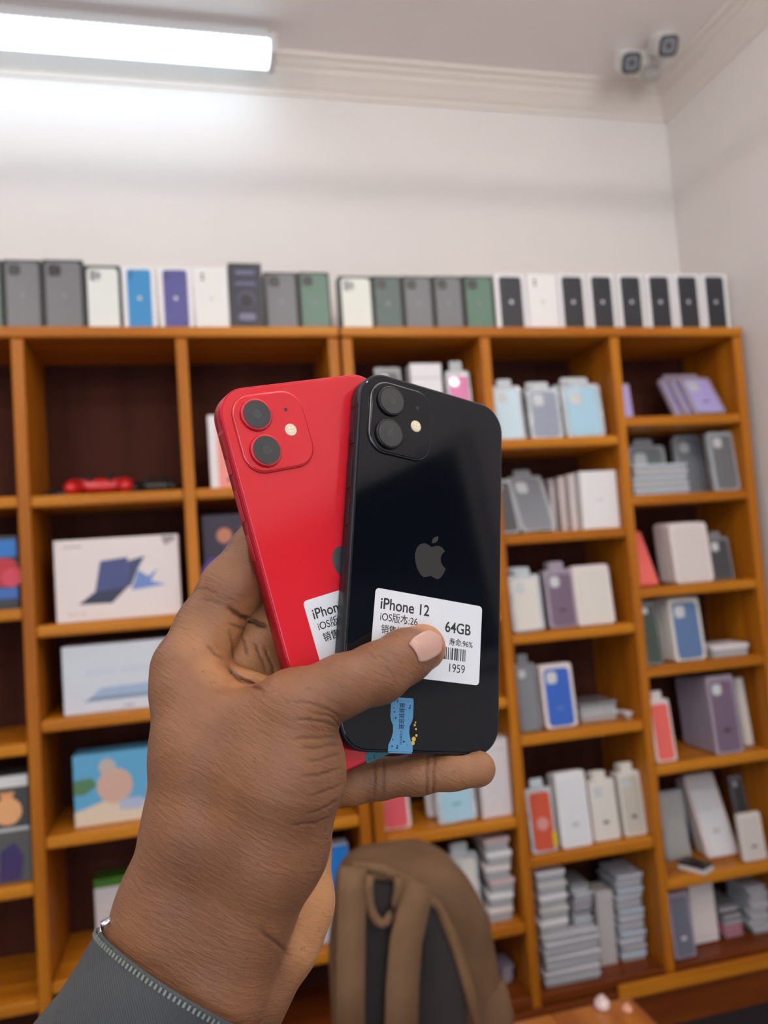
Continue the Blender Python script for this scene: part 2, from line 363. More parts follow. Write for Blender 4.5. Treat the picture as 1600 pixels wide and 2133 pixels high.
# --- game pads
def gamepad(label, u, shelf, dy, m, wid=.15, rz=0):
    Y = D+dy; Z = SH[shelf]; X = solveX(u, Y, Z+.03)
    t = thing('gamepad', label, 'gamepad', (X, Y, Z+.001), 'gamepads on the upper shelf of the left cabinet', (0, 0, rz))
    k = wid/.15
    bm = bmesh.new()
    prism(bm, rr(.105*k, .055*k, .02*k, 6, 0, .055*k), [(.012*k, .006*k), (.018*k, 0), (.036*k, 0), (.044*k, .008*k)])
    for s in (-1, 1):
        tube(bm, [(s*.048*k, .055*k, .026*k), (s*.06*k, .02*k, .024*k), (s*.062*k, -.02*k, .017*k), (s*.060*k, -.032*k, .016*k)], [.020*k, .021*k, .016*k, .008*k], 12)
    obj('shell', bm, m, t, True)
    for s in (-1, 1):
        bm = tube(bmesh.new(), [(s*.024*k, .032*k, .036*k), (s*.024*k, .032*k, .052*k)], .006*k, 12); tube(bm, [(s*.024*k, .032*k, .052*k), (s*.024*k, .032*k, .056*k)], .010*k, 12)
        obj('thumbstick', bm, BLACKPL, t, True)
    bm = bmesh.new()
    for a in range(4): prism(bm, circ(.0042*k, 10, .046*k+.011*k*math.cos(a*PI/2), .058*k+.011*k*math.sin(a*PI/2)), [(.042*k, 0), (.047*k, .001*k)])
    obj('face_buttons', bm, flat(60, 60, 64), t)
    bm = BX(-.056*k, -.036*k, .054*k, .061*k, .042*k, .047*k); bx(bm, -.0495*k, -.0425*k, .047*k, .068*k, .042*k, .0471*k)
    obj('direction_pad', bm, flat(60, 60, 64), t)
gamepad('black and grey gamepad left of the red gamepad', 124, 'L1_1', .13, flat(38, 40, 44, .4), .080, 0)
gamepad('red gamepad on the upper shelf of the left cabinet', 206, 'L1_1', .07, REDPL, .165)
gamepad('black gamepad right of the red gamepad', 322, 'L1_1', .09, BLACKPL, .125, -.15)
# --- boxes in the left cabinet
t, w, h = carton('tablet_box', 'white box with a coral print standing beside the red phone', 'box', 431, 545, 864, 'L2_1', .05, .05, WHITE)
f = obj('printed_cover', BX(-w/2+.022, w/2-.001, -.0008, 0, .004, h-.002), flat(238, 150, 138), t)
obj('printed_text', BX(-w/2+.045, w/2-.02, -.0014, -.0008, .02, .028), INK, f)
t, w, h = carton('laptop_box', 'white carton printed with a dark blue folding laptop', 'box', 110, 379, 1120, 'L1_2', .035, .09, PINKW)
def poly(bm, P, y0, th=.0006): return prism(bm, [(x, z) for x, z in P], [(0, 0), (th, 0)], yT(y0))
q = lambda a, b: (-w/2+a*w, h*(1-b))
pr = obj('printed_laptop', poly(bmesh.new(), [q(.36, .28), q(.58, .25), q(.57, .62), q(.31, .66)], 0), flat(70, 78, 130), t)
obj('printed_keyboard', poly(bmesh.new(), [q(.30, .66), q(.57, .62), q(.44, .80), q(.18, .79)], 0), flat(48, 54, 78), pr)
obj('printed_screen', poly(bmesh.new(), [q(.58, .30), q(.72, .25), q(.66, .40), q(.60, .60), q(.57, .62)], 0), flat(62, 72, 110), pr)
obj('printed_screen', poly(bmesh.new(), [q(.66, .42), q(.74, .50), q(.82, .42), q(.76, .56), q(.88, .62), q(.60, .66)], 0), flat(110, 140, 200), pr)
bm = bmesh.new()
for i in range(6): poly(bm, [q(.86+i*.018, .015), q(.872+i*.018, .015), q(.90+i*.015, .13-.012*i), q(.888+i*.015, .13-.012*i)], 0)
obj('printed_pattern', bm, flat(110, 105, 105), t)
obj('printed_text', poly(bmesh.new(), [q(.07, .08), q(.22, .08), q(.22, .10), q(.07, .10)], 0), flat(170, 165, 168), t)
bm = bmesh.new()
for a in (.1, .14, .2): poly(bm, [q(a, .9), q(a+.02, .9), q(a+.02, .92), q(a, .92)], 0)
obj('printed_symbols', bm, flat(180, 172, 170), t)
t, w, h = carton('laptop_box', 'white carton printed with a flat pale blue laptop', 'box', 127, 392, 1338, 'L1_3', .035, .09, mat('cool_white_card', (.64, .69, .76), .45))
pr = obj('printed_laptop', poly(bmesh.new(), [q(.22, .76), q(.30, .64), q(.82, .62), q(.92, .74), q(.88, .76)], 0), flat(160, 185, 212), t)
obj('printed_edge', poly(bmesh.new(), [q(.16, .83), q(.22, .765), q(.88, .765), q(.94, .82)], 0), flat(130, 150, 176), pr)
bm = bmesh.new()
for a, b in ((.18, .42), (.47, .78)): poly(bm, [q(a, .36), q(b, .36), q(b, .45), q(a, .45)], 0)
obj('printed_text', bm, mat('faint_blue_print', srgb(202, 211, 224), .45), t)
obj('printed_symbols', poly(bmesh.new(), [q(.48, .92), q(.56, .92), q(.56, .945), q(.48, .945)], 0), flat(150, 155, 165), t)
t, w, h = carton('toy_box', 'bright blue beach-print box below the two white cartons', 'box', 150, 392, 1563, 'L1_4', .05, .08, flat(96, 172, 214))
obj('printed_sand', poly(bmesh.new(), [q(0, .80), q(.3, .66), q(.65, .74), q(1, .66), q(1, 1), q(0, 1)], 0), flat(222, 208, 186), t)
obj('printed_bush', poly(bmesh.new(), [q(0, .35), q(.16, .33), q(.2, .45), q(.1, .56), q(0, .56)], 0), flat(86, 132, 92), t)
obj('printed_ball', prism(bmesh.new(), circ(h*.25, 20, -w/2+.36*w, h*.52), [(.0006, 0), (.0013, 0)], yT(0)), flat(212, 176, 158), t)
obj('printed_stone', prism(bmesh.new(), circ(h*.12, 14, -w/2+.30*w, h*.80), [(.0006, 0), (.0012, 0)], yT(0)), flat(196, 184, 180), t)
obj('printed_crate', poly(bmesh.new(), [q(.64, .56), q(.85, .54), q(.85, .76), q(.64, .77)], -.0007), flat(196, 130, 96), t)
obj('printed_cloud', prism(bmesh.new(), rr(w*.22, h*.16, h*.07, 4, -w/2+.5*w, h*.24), [(.0006, 0), (.0015, 0)], yT(0)), flat(176, 190, 214), t)
t, w, h = carton('console_box', 'white box with a green top strip low in the left cabinet', 'box', 195, 420, 1818, 'L1_5', .20, .06, WHITE)
obj('green_strip', BX(-w/2+.0002, w/2-.0002, -.0012, .0598, h*.86, h+.0012), flat(70, 130, 30), t)
obj('printed_panel', poly(bmesh.new(), [q(.22, .34), q(.4, .32), q(.4, .95), q(.22, .95)], 0), flat(130, 140, 146), t)
t, w, h = carton('game_box', 'blue and red printed box at the left edge of the photo', 'box', -60, 41, 1118, 'L0_2', .03, .07, flat(54, 60, 70))
obj('blue_band', poly(bmesh.new(), [q(.02, .06), q(.98, .06), q(.98, .29), q(.02, .29)], 0), flat(40, 120, 200), t)
obj('red_picture', prism(bmesh.new(), circ(h*.20, 18, w*.2, h*.50), [(0, 0), (.0007, 0)], yT(0)), flat(190, 44, 56), t)
obj('red_picture', prism(bmesh.new(), circ(h*.13, 18, w*.36, h*.42), [(.0007, 0), (.0013, 0)], yT(0)), flat(214, 70, 90), t)
obj('blue_band', poly(bmesh.new(), [q(.02, .72), q(.98, .72), q(.98, .86), q(.02, .86)], 0), flat(64, 110, 190), t)
t, w, h = carton('game_box', 'grey box with dark violet print under the peach-print box at the left edge', 'box', -110, 69, 1741, 'L0_4', .03, .10, flat(92, 94, 92))
obj('printed_picture', poly(bmesh.new(), [q(.62, .35), q(.8, .2), q(.9, .5), q(.86, .95), q(.6, .95)], 0), flat(66, 52, 104), t)
h1 = h
t, w, h = carton('game_box', 'white-topped box with a peach jar print at the left edge', 'box', -120, 63, 1621, SH['L0_4']+h1+.0015, .03, .10, flat(70, 72, 72))
obj('white_band', poly(bmesh.new(), [q(.01, .02), q(.99, .02), q(.99, .22), q(.01, .22)], 0), flat(220, 222, 222), t)
obj('white_band', poly(bmesh.new(), [q(.01, .93), q(.99, .93), q(.99, .99), q(.01, .99)], 0), flat(200, 202, 202), t)
pj = obj('printed_jar', prism(bmesh.new(), circ(h*.24, 22, w*.24, h*.36), [(0, 0), (.0007, 0)], yT(0)), flat(236, 176, 120), t)
obj('printed_neck', poly(bmesh.new(), [(w*.18, h*.56), (w*.30, h*.56), (w*.33, h*.7), (w*.15, h*.7)], 0), flat(228, 160, 104), pj)
t, w, h = carton('game_box', 'dark box with purple and orange print behind the index finger', 'box', 419, 560, 1071, 'L2_2', .04, .06, flat(44, 30, 52))
for (a, b, r_, c_) in ((.2, .4, .16, (84, 56, 150)), (.55, .6, .15, (70, 40, 110)), (.75, .8, .09, (200, 110, 70)), (.35, .78, .08, (190, 120, 90)), (.6, .2, .14, (100, 60, 70))):
    obj('printed_patch', prism(bmesh.new(), circ(h*r_, 14, -w/2+a*w, h*b), [(0, 0), (.0006+.0003*a, 0)], yT(0)), flat(*c_), t)
t, w, h = carton('tablet_box', 'blue and white box half hidden behind the wrist', 'box', 560, 738, 1770, 'L2_5', .05, .05, flat(200, 214, 232))
obj('blue_band', poly(bmesh.new(), [q(.01, .01), q(.99, .01), q(.99, .5), q(.01, .5)], 0), flat(30, 130, 225), t)
obj('printed_picture', poly(bmesh.new(), [q(.4, .6), q(.9, .55), q(.9, .8), q(.5, .85)], 0), flat(226, 214, 190), t)
t, w, h = carton('carry_case', 'low black case on the shelf behind the little finger', 'case', 700, 757, 1652, 'L2_4', .08, .08, flat(40, 40, 46), bev=.012)
obj('zip_band', BX(-w/2-.001, w/2+.001, -.001, .081, h*.45, h*.52), INK, t)

# --- phone-case packs
def pack(label, u0, u1, v0, shelf, dy, pouch, casem, group=None, th=.016, tab=True, lean=.12, rz=0, tilt=0, hfix=None, cat='phone case', name='phone_case_pack', inset=.8, lens=True, face=None):
    X, w, h, Y, Z = fit(u0, u1, v0, shelf, dy, hfix, lean > .3)
    if lean > .3: h *= 1+.55*lean
    hb = h*(.86 if tab else 1.0)
    c_, s_ = math.cos(lean), math.sin(lean)
    # rolled sideways (tilt) the lower corner must stay on the shelf
    lift = abs(math.sin(tilt))*w/2
    if tilt: w = w*.8
    t = thing(name, label, cat, (X, Y+th, Z+.0008+lift), group, (-lean, tilt, rz))
    T = lambda x, z, k: Vector((x, -k, z))
    obj('pouch', prism(bmesh.new(), rr(w, hb, w*.10, 4, 0, hb/2), [(0, .0015), (.0015, 0), (th-.0015, 0), (th, .0015)], T), pouch, t)
    cs = obj('phone_case', prism(bmesh.new(), rr(w*inset, hb*.9, w*.14, 4, 0, hb*.48), [(th-.001, 0), (th+.0018, .001)], T), casem, t)
    if lens:
        obj('camera_cutout', prism(bmesh.new(), rr(w*.32, w*.34, w*.09, 3, -w*.17, hb*.93-w*.26), [(th+.0016, 0), (th+.0026, 0)], T), mat('clear_lens_film', (.62, .66, .68), .15, coat=1), cs)
    if face: obj('printed_mark', prism(bmesh.new(), rr(w*.22, hb*.05, .002, 2, 0, hb*.3), [(th+.0016, 0), (th+.0024, 0)], T), face, cs)
    if tab:
        obj('hang_tab', prism(bmesh.new(), rr(w*.5, h*.13, w*.08, 3, 0, hb+h*.055), [(th*.4, 0), (th*.5, 0)], T), pouch, t)
    return t, w, h
def flats(n, label, u0, u1, v0, v1, shelf, dy, dep, ms, group, jit=.006, cat='phone case', name='flat_case_box', z0=None):
    """a pile of n flat boxes between photo rows v0 (top) and v1 (foot)"""
    Y = D+dy; Z0 = SH[shelf] if z0 is None else z0
    X = solveX((u0+u1)/2, Y, Z0+.05); top = solveZ(v0, X, Y); hh = (top-Z0)/n
    ords = ['bottom', 'second from bottom', 'third from bottom', 'fourth from bottom', 'fifth from bottom', 'sixth from bottom', 'seventh from bottom', 'eighth from bottom', 'ninth from bottom', 'tenth from bottom', 'eleventh from bottom', 'twelfth from bottom', 'thirteenth from bottom']
    for i in range(n):
        zc = Z0+hh*(i+.5); s = slope(u0)*0
        k = (Z0+hh*(i+.5)-Z0)/(top-Z0)
        a = solveX(u0+slope(u0)*(v1-v0)*(1-k), Y, zc); b = solveX(u1-slope(u1)*(v1-v0)*k, Y, zc)
        ups = sorted(UL+UR); lo_ = max([q for q in ups if q < (a+b)/2])+TH/2+.016; hi_ = min([q for q in ups if q > (a+b)/2])-TH/2-.016
        a, b = max(a, lo_), min(b, hi_)
        o_ = 'topmost' if i == n-1 else ords[i]
        t = thing(name, '%s, %s' % (label, o_), cat, ((a+b)/2+random.uniform(-jit, jit), Y+random.uniform(0, jit), Z0+hh*i+.0004), group, (0, 0, random.uniform(-.05, .05)))
        w = b-a; m = ms[i % len(ms)]
        obj('box', BX(-w/2+.004, w/2-.004, .004, dep-.004, 0, hh*.58, bev=.002), mat('gap_shade_grey', (.42, .43, .45), .5), t)  # body coloured darker to imitate shaded gaps between the boxes
        obj('lid', BX(-w/2, w/2, 0, dep, hh*.585, hh*.97, bev=.003), m, t)
    return top
BLUEC = flat(54, 104, 200, .35); SLATE = flat(96, 126, 170, .35); PURP = flat(120, 100, 122, .35); CORAL = flat(240, 110, 100, .35)
LILAC = flat(176, 168, 224, .35); SKYB = flat(170, 212, 232, .35); DGREY = flat(74, 76, 80, .35); GREYC = flat(128, 132, 138, .35); WHC = flat(226, 228, 232, .35); PINKC = flat(226, 130, 180, .4)
CRM = flat(222, 219, 210, .4); ICE = flat(200, 226, 236, .25)
# right cabinet, first column (mostly behind the phones)
pack('grey round-topped case pack on the top shelf, just above the black phone', 783, 852, 760, 'A_1', .06, GREYP, DGREY, tab=False)
t, w, h = carton('accessory_box', 'plain white box on the top shelf behind the black phone', 'box', 853, 932, 757, 'A_1', .05, .05, WHITE)
obj('lid_edge', BX(-w/2-.0008, w/2+.0008, -.0008, .0508, h*.82, h*.828), GREYINK, t)
t, w, h = pack('pink and white case pack on the top shelf, beside the second column', 930, 996, 742, 'A_1', .04, CLEARW, PINKC)
t, w, h = pack('clear glossy case pack at left of the top shelf, against the black phone', 1026, 1098, 783, 'B_1', .04, CLEARW, ICE)
def row(n, label, u0, u1, v0, shelf, dy, du, pouch, casem, group, step=.024, **k):
    for i in range(n):
        s = i*step
        pack('%s, %s' % (label, 'foremost' if i == 0 else ['', 'second', 'third', 'fourth', 'fifth', 'sixth', 'seventh', 'eighth'][i]+' from front'), u0-i*du, u1-i*du, v0, shelf, dy+s, pouch, casem, group, **dict(dict(lean=.10), **k))
row(4, 'grey-blue case pack mid top shelf, second column', 1098, 1176, 790, 'B_1', .03, 5, CLEARW, flat(150, 160, 176), 'glossy packs on the second column top shelf')
row(4, 'glossy pale blue case pack at right, second column top shelf', 1170, 1264, 780, 'B_1', .03, 6, CLEARW, SKYB, 'glossy packs on the second column top shelf')
pack('clear case pack with bright shine leaning beside the black phone', 1088, 1162, 985, 'B_2', .05, CLEAR, GREYC, lean=.45)
pack('dark clear case pack tucked against the black phone edge', 1030, 1086, 1010, 'B_2', .03, CLEAR, DGREY, tab=False, lean=.32)
X, w, h, Y, Z = fit(1206, 1293, 981, 'B_2', .03)
for i in range(4):
    t = thing('accessory_box', 'tall white box in the second column, '+['front of its row', 'second of its row', 'third of its row', 'back of its row'][i], 'box', (X-.012*i, Y+.045*i, Z+.0006), 'tall white boxes on the second shelf')
    obj('box', BX(-w/2, w/2, 0, .043, 0, h*(1-.01*i), bev=.002), WHITE if i == 0 else PINKW, t)
    if i == 0: obj('printed_mark', prism(bmesh.new(), rr(w*.2, h*.03, .002, 2, 0, h*.5), [(0, 0), (.0006, 0)], yT(0)), flat(205, 206, 212), t)
row(3, 'cream case pack at left of the third shelf, second column', 1060, 1137, 1180, 'B_3', .03, 7, CLEARW, CRM, 'cream packs on the third shelf')
row(3, 'clear pack with a plum case on the third shelf, second column', 1135, 1207, 1168, 'B_3', .04, 5, LILACP, PURP, 'plum packs on the third shelf', face=flat(84, 66, 84))
row(2, 'white case box leaning at right of the third shelf, second column', 1196, 1284, 1178, 'B_3', .03, 6, PINKW, CRM, 'white packs on the third shelf', tab=False, lens=False)
pack('grey clear case pack at left of the shelf with the blue case', 1074, 1131, 1362, 'B_4', .03, GREYP, GREYC)
row(3, 'bright blue case pack on the fourth shelf, second column', 1128, 1206, 1385, 'B_4', .03, 7, PINKW, BLUEC, 'blue packs on the fourth shelf', tab=False, face=flat(90, 130, 210))
flats(2, 'clear flat case box lying right of the bright blue case', 1210, 1292, 1462, 1508, 'B_4', .06, .11, [CLEARW, GREYP], 'flat boxes on the fourth shelf')
flats(1, 'small flat pinkish box by the right upright of the fourth shelf', 1302, 1324, 1484, 1505, 'B_4', .03, .05, [PINKW], None)
t, w, h = pack('white and orange case pack on the fifth shelf, second column', 1098, 1165, 1625, 'B_5', .02, CLEARW, flat(206, 84, 54), lens=False)
obj('printed_ring', prism(bmesh.new(), circ(w*.22, 18, 0, h*.38), [(.0178, 0), (.019, 0)], lambda x, z, k: Vector((x, -k, z))), flat(214, 150, 140), t)
obj('yellow_corner', prism(bmesh.new(), rr(w*.16, h*.2, .004, 2, w*.4, h*.16), [(.016, 0), (.019, 0)], lambda x, z, k: Vector((x, -k, z))), flat(220, 190, 40), t)
row(3, 'white case box beside the orange pack on the fifth shelf', 1160, 1237, 1612, 'B_5', .02, 6, WHITE, WHC, 'white boxes on the fifth shelf', tab=False, lens=False, face=flat(190, 190, 190))
row(3, 'cream case pack with dark print, middle of the fifth shelf', 1228, 1295, 1608, 'B_5', .03, 6, CREAM, CRM, 'cream packs on the fifth shelf', face=flat(70, 70, 72))
row(3, 'dark-printed cream case pack at fifth shelf right end', 1290, 1354, 1590, 'B_5', .03, 6, CREAM, flat(196, 192, 180, .4), 'cream packs on the fifth shelf', face=flat(60, 60, 62))
# bottom of the second column
tp = flats(7, 'large flat white box, left pile on bottom board', 1130, 1258, 1945, 2068, 'BOT', .015, .16, [flat(196, 198, 204), flat(206, 206, 212)], 'large flat boxes piled on the bottom board')
flats(5, 'rounded white box atop the large flat white pile', 1116, 1188, 1815, 1942, 'BOT', .03, .12, [WHITE, flat(206, 204, 200)], 'rounded white boxes on top of the large pile', z0=tp+.001)
flats(5, 'grey clear box beside the rounded white boxes', 1192, 1240, 1842, 1938, 'BOT', .03, .10, [CLEARW, GREYP, LILACP], 'grey boxes on top of the large pile', z0=tp+.001)
t, w, h = carton('accessory_box', 'pale box standing between the two piles on the bottom board', 'box', 1240, 1288, 1858, 'BOT', .07, .07, flat(196, 192, 192))
obj('lid_edge', BX(-w/2-.0008, w/2+.0008, -.0008, .0708, h*.86, h*.866), GREYINK, t)
flats(12, 'small pale blue-grey box, right pile of second column bottom', 1282, 1376, 1822, 2015, 'BOT', .06, .12, [flat(190, 208, 224, .3), flat(184, 188, 196, .3), flat(200, 206, 220, .3)], 'small boxes piled at right on the bottom board')
# first column lower shelves
pack('rose-red case pack under the little finger', 788, 858, 1640, 'A_5', .05, PINKW, flat(222, 92, 104), tab=False, lens=False)
pack('pale blue case pack between the rose-red pack and the white box', 905, 996, 1590, 'A_5', .03, CLEARW, SKYB, tab=False, face=flat(110, 170, 200))
pack('plain white case pack behind the pale blue pack', 884, 960, 1600, 'A_5', .10, WHITE, WHC, tab=False, lens=False)
t, w, h = carton('accessory_box', 'tall white box beside the pale blue pack, behind the fingertip', 'box', 994, 1078, 1540, 'A_5', .03, .06, mat('soft_white', (.72, .69, .71), .5))
obj('lid_edge', BX(-w/2-.0008, w/2+.0008, -.0008, .0608, h*.86, h*.866), GREYINK, t)
row(2, 'pale case pack peeking over the backpack top', 930, 1008, 1760, 'A_6', .05, 6, CLEARW, CRM, 'pale packs behind the backpack')
flats(6, 'white or pinkish box piled right of the backpack', 1010, 1098, 1745, 1932, 'A_6', .03, .12, [PINKW, WHITE, flat(214, 190, 190)], 'boxes piled behind the backpack')
flats(5, 'small lilac box low beside the backpack', 1046, 1094, 2012, 2108, 'BOT', .08, .08, [LILACP, flat(170, 150, 178)], 'lilac boxes at the foot of the first column')
# third column
row(3, 'lilac case pack leaning back near the right upright, top shelf', 1450, 1516, 776, 'C_1', .02, 20, LILACP, LILAC, 'lilac packs on the third column top shelf', lean=.52, step=.022, face=flat(120, 110, 170))
pack('lilac case pack mostly hidden by the upright on the third column top shelf', 1280, 1322, 798, 'C_1', .04, LILACP, LILAC, lens=False, tab=False)
row(2, 'greenish clear case pack behind the pale flat pile', 1306, 1400, 906, 'C_2', .14, 5, CLEAR, flat(120, 134, 134), 'clear packs on the second shelf, third column')
flats(5, 'pale flat case box, third column second shelf', 1306, 1440, 966, 1033, 'C_2', .01, .11, [flat(196, 212, 222, .3), flat(206, 206, 210, .3)], 'pale flat boxes on the second shelf, third column', jit=.003)
row(2, 'clear grey case pack right of the pale flat pile', 1408, 1480, 896, 'C_2', .125, 4, CLEAR, GREYC, 'clear grey cases on the second shelf', tab=False)
row(2, 'clear grey case pack against the right upright', 1480, 1554, 898, 'C_2', .03, 4, CLEAR, flat(112, 114, 118, .35), 'clear grey cases on the second shelf', tab=False)
pack('coral case pack leaning on the left upright of the third shelf', 1325, 1375, 1122, 'C_3', .03, CORAL, CORAL, tab=False, lens=False, lean=.45)
row(4, 'tall off-white case box on the third shelf, third column', 1398, 1490, 1089, 'C_3', .03, 9, PINKW, flat(220, 212, 208, .4), 'off-white boxes on the third shelf, third column', tab=False, lens=False)
pack('dark grey clear case pack right of the off-white boxes', 1474, 1532, 1105, 'C_3', .05, GREYP, DGREY)
pack('dark green clear case pack at left of the fourth shelf, third column', 1336, 1384, 1254, 'C_4', .02, GREYP, flat(70, 84, 76, .35), tab=False)
row(3, 'slate blue case pack on the fourth shelf, third column', 1396, 1474, 1246, 'C_4', .03, 11, CREAM, SLATE, 'slate blue packs on the fourth shelf', tab=False)
flats(1, 'flat white box lying right of the slate blue packs', 1484, 1562, 1342, 1368, 'C_4', .03, .10, [WHITE], None)
pack('coral case pack at left of the fifth shelf, third column', 1356, 1413, 1440, 'C_5', .02, PINKW, CORAL, lens=False)
row(6, 'lilac boxed plum case on the fifth shelf, third column', 1478, 1552, 1410, 'C_5', .01, 12, LILACP, PURP, 'plum case boxes on the fifth shelf', tab=False, face=flat(70, 60, 74), step=.03)
pack('cream case pack right of the plum case boxes', 1540, 1572, 1415, 'C_5', .06, CREAM, CRM, tab=False, lens=False)
row(2, 'greyish clear case pack at left of the sixth shelf, third column', 1378, 1442, 1652, 'C_6', .118, 4, CLEAR, flat(176, 178, 174, .35), 'clear cases on the sixth shelf', tab=False, lens=False)
row(3, 'white phone case box leaning back on the sixth shelf', 1478, 1542, 1650, 'C_6', .075, 9, PINKW, WHC, 'leaning white boxes on the sixth shelf', tab=False, lean=.42, step=.026, lens=False, face=flat(196, 196, 200))
pack('dark clear case pack behind the tilted white box', 1536, 1576, 1622, 'C_6', .12, GREYP, DGREY, lean=.2, tab=False)
pack('small white pack with dark print near the right upright', 1543, 1600, 1698, 'C_6', .02, CREAM, flat(214, 206, 200, .4), tab=False, lens=False, face=flat(70, 72, 90))
def lying(label, u, shelf, dy, w, l, h, m, m2, rz, z0=0):
    Z = SH[shelf]+z0; Y = D+dy; X = solveX(u, Y, Z)
    t = thing('flat_case_box', label, 'phone case', (X, Y, Z+.0008), None, (0, 0, rz))
    obj('box', BX(-w/2, w/2, 0, l, 0, h*.6, bev=.003), m, t); obj('lid', BX(-w/2, w/2, 0, l, h*.62, h, bev=.003), m2, t)
lying('dark case lying flat on a white tray at the front of the sixth shelf', 1478, 'C_6', .003, .055, .085, .022, WHITE, BLACKPL, .5)
pack('blue-grey case pouch standing on the bottom board, third column', 1397, 1453, 1866, 'BOT', .02, LILACP, flat(110, 114, 128, .35), tab=False, lens=False, face=flat(226, 226, 236))
t, w, h = carton('accessory_box', 'tall off-white box on the bottom board, third column', 'box', 1438, 1500, 1848, 'BOT', .07, .09, PINKW, lean=.06)
obj('lid_edge', BX(-w/2-.0008, w/2+.0008, -.0008, .0908, h*.1, h*.106), GREYINK, t)
tp = flats(4, 'rose-pink flat case box beside the tall off-white box', 1508, 1553, 1930, 1982, 'BOT', .07, .11, [flat(206, 130, 148), flat(190, 120, 136)], 'pink flat boxes on the bottom board')
flats(3, 'dark grey flat box on top of pink pile', 1504, 1550, 1886, 1930, 'BOT', .07, .11, [GREYP, DGREY], 'dark flat boxes on the bottom board', z0=tp+.001)
flats(8, 'pale grey flat box by right upright, bottom board', 1559, 1612, 1848, 1964, 'BOT', .06, .12, [flat(196, 196, 204, .3), CLEARW], 'pale flat boxes by the right upright')

# ------------------------------------------------------------------ security cameras
def cctv(label, u, v, zrel, aim_pt, base):
    Z = CAMH+zrel
    Y = 2.0
    for _ in range(30):
        X = solveX(u, Y, Z); z = solveZ(v, X, Y); Y *= (Z-CAMH)/(z-CAMH)
    p = Vector((X, Y, Z)); dirv = (Vector(aim_pt)-p).normalized()
    t = thing('security_camera', label, 'security camera', p, 'security cameras at the ceiling corner')
    t.rotation_euler = dirv.to_track_quat('Z', 'Y').to_euler()
    wh = mat('camera_shell', (.72, .71, .69), .4)
    obj('shell', prism(bmesh.new(), rr(.066, .066, .018, 6), [(-.10, .006), (-.094, 0), (-.004, 0), (0, .002)]), wh, t)
    obj('front_ring', prism(bmesh.new(), rr(.060, .060, .017, 6), [(-.002, 0), (.004, 0), (.006, .002)]), BLACKPL, t)
    fc = obj('front_glass', prism(bmesh.new(), rr(.044, .044, .012, 6), [(.004, 0), (.0065, 0)]), flat(120, 122, 128, .2), t)
    obj('lens', prism(bmesh.new(), circ(.008, 16), [(.0065, 0), (.008, .002)]), INK, fc)
    inv = t.rotation_euler.to_matrix().inverted()
    tb = [inv @ (Vector(base)-p)*k for k in (0, .5, 1)]; tb[0] = Vector((0, 0, -.094))
    obj('bracket', tube(bmesh.new(), [tb[0], (tb[0]+tb[2])/2, tb[2]], [.011, .010, .010], 10), wh, t, True)
    return p
jb = Vector((1.55, 2.20, ZC))
cctv('white security camera with black front, left of the pair at the ceiling corner', 1315, 131, 1.515, (.9, .2, 1.3), jb+Vector((-.055, 0, -.03)))
cctv('white security camera with black front, right of the pair at the ceiling corner', 1392, 95, 1.53, (1.0, .0, 1.3), jb+Vector((.0, -.055, -.03)))
t = thing('junction_box', 'pale round junction box between the two security cameras', 'junction box', jb)
bm = prism(bmesh.new(), circ(.05, 28), [(-.045, .004), (-.041, 0), (-.0003, 0)])
obj('body', bm, mat('camera_shell', (.7, .7, .7)), t)
obj('cap', prism(bmesh.new(), circ(.03, 20), [(-.075, .004), (-.045, 0)]), mat('camera_cap', (.5, .5, .48), .5), t)

# ------------------------------------------------------------------ bench and backpack
ZBN = CAMH-.98
BW = mat('bench_wood', (.50, .17, .025), .3, coat=.4, noise=((26, 1.3, 20), (.34, .10, .014)))
t = thing('wooden_bench', 'orange-brown plank bench under the backpack', 'bench', (.30, 1.27, 0))
for i in range(6):
    x0 = -.55+i*.1835; obj('seat_plank', BX(x0, x0+.1815, -.32, .31, ZBN-.03, ZBN, bev=.004), BW, t)
for sx in (-.5, .5):
    for sy in (-.27, .26): obj('leg', BX(sx-.022, sx+.022, sy-.022, sy+.022, 0, ZBN-.085, bev=.003), BW, t)
for sy in (-.27, .26): obj('apron', BX(-.52, .52, sy-.012, sy+.012, ZBN-.084, ZBN-.0305, bev=.002), BW, t)
for i, (u, v, c_, l) in enumerate(((1254, 2088, (236, 214, 212), 'larger pinkish-white earphone piece on the back edge of the bench'), (1306, 2098, (232, 170, 140), 'smaller peach-coloured cap near the back right corner of the bench'))):
    Y = 1.56 if i == 0 else 1.53; X = solveX(u, Y, ZBN+.01)
    t = thing('earphone_piece' if i == 0 else 'small_cap', l, 'small item', (X, Y, ZBN+.0005))
    r = .016 if i == 0 else .011
    obj('body', prism(bmesh.new(), circ(r, 16), [(0, .002), (.004, 0), (r*.8, 0), (r*1.2, .005)]), flat(*c_), t, True)
    obj('tip', prism(bmesh.new(), circ(r*.45, 12), [(r*1.2, 0), (r*1.6, .001)]), flat(*c_), t, True)
CANV = mat('brown_canvas', (.165, .095, .052), .9, spec=.15, noise=((9, 9, 9), (.12, .068, .036)), bump=((900, 900, 900), .3, .001))
CANV2 = mat('tan_webbing', (.20, .115, .062), .85, spec=.15, noise=((12, 12, 12), (.16, .09, .047)), bump=((900, 900, 900), .3, .001))
MESHB = mat('dark_back_padding', (.028, .022, .022), .9, bump=((500, 500, 500), .5, .002))
YBP = 1.30
xl = solveX(726, YBP-.07, ZBN+.2); xr_ = solveX(1072, YBP-.07, ZBN+.1)
bxc, bw = (xl+xr_)/2-.005, (xr_-xl)
bh = solveZ(1765, bxc-.02, YBP)-ZBN
t = thing('backpack', 'brown canvas backpack with tan shoulder straps standing on the bench', 'backpack', (bxc, YBP, ZBN+.001))
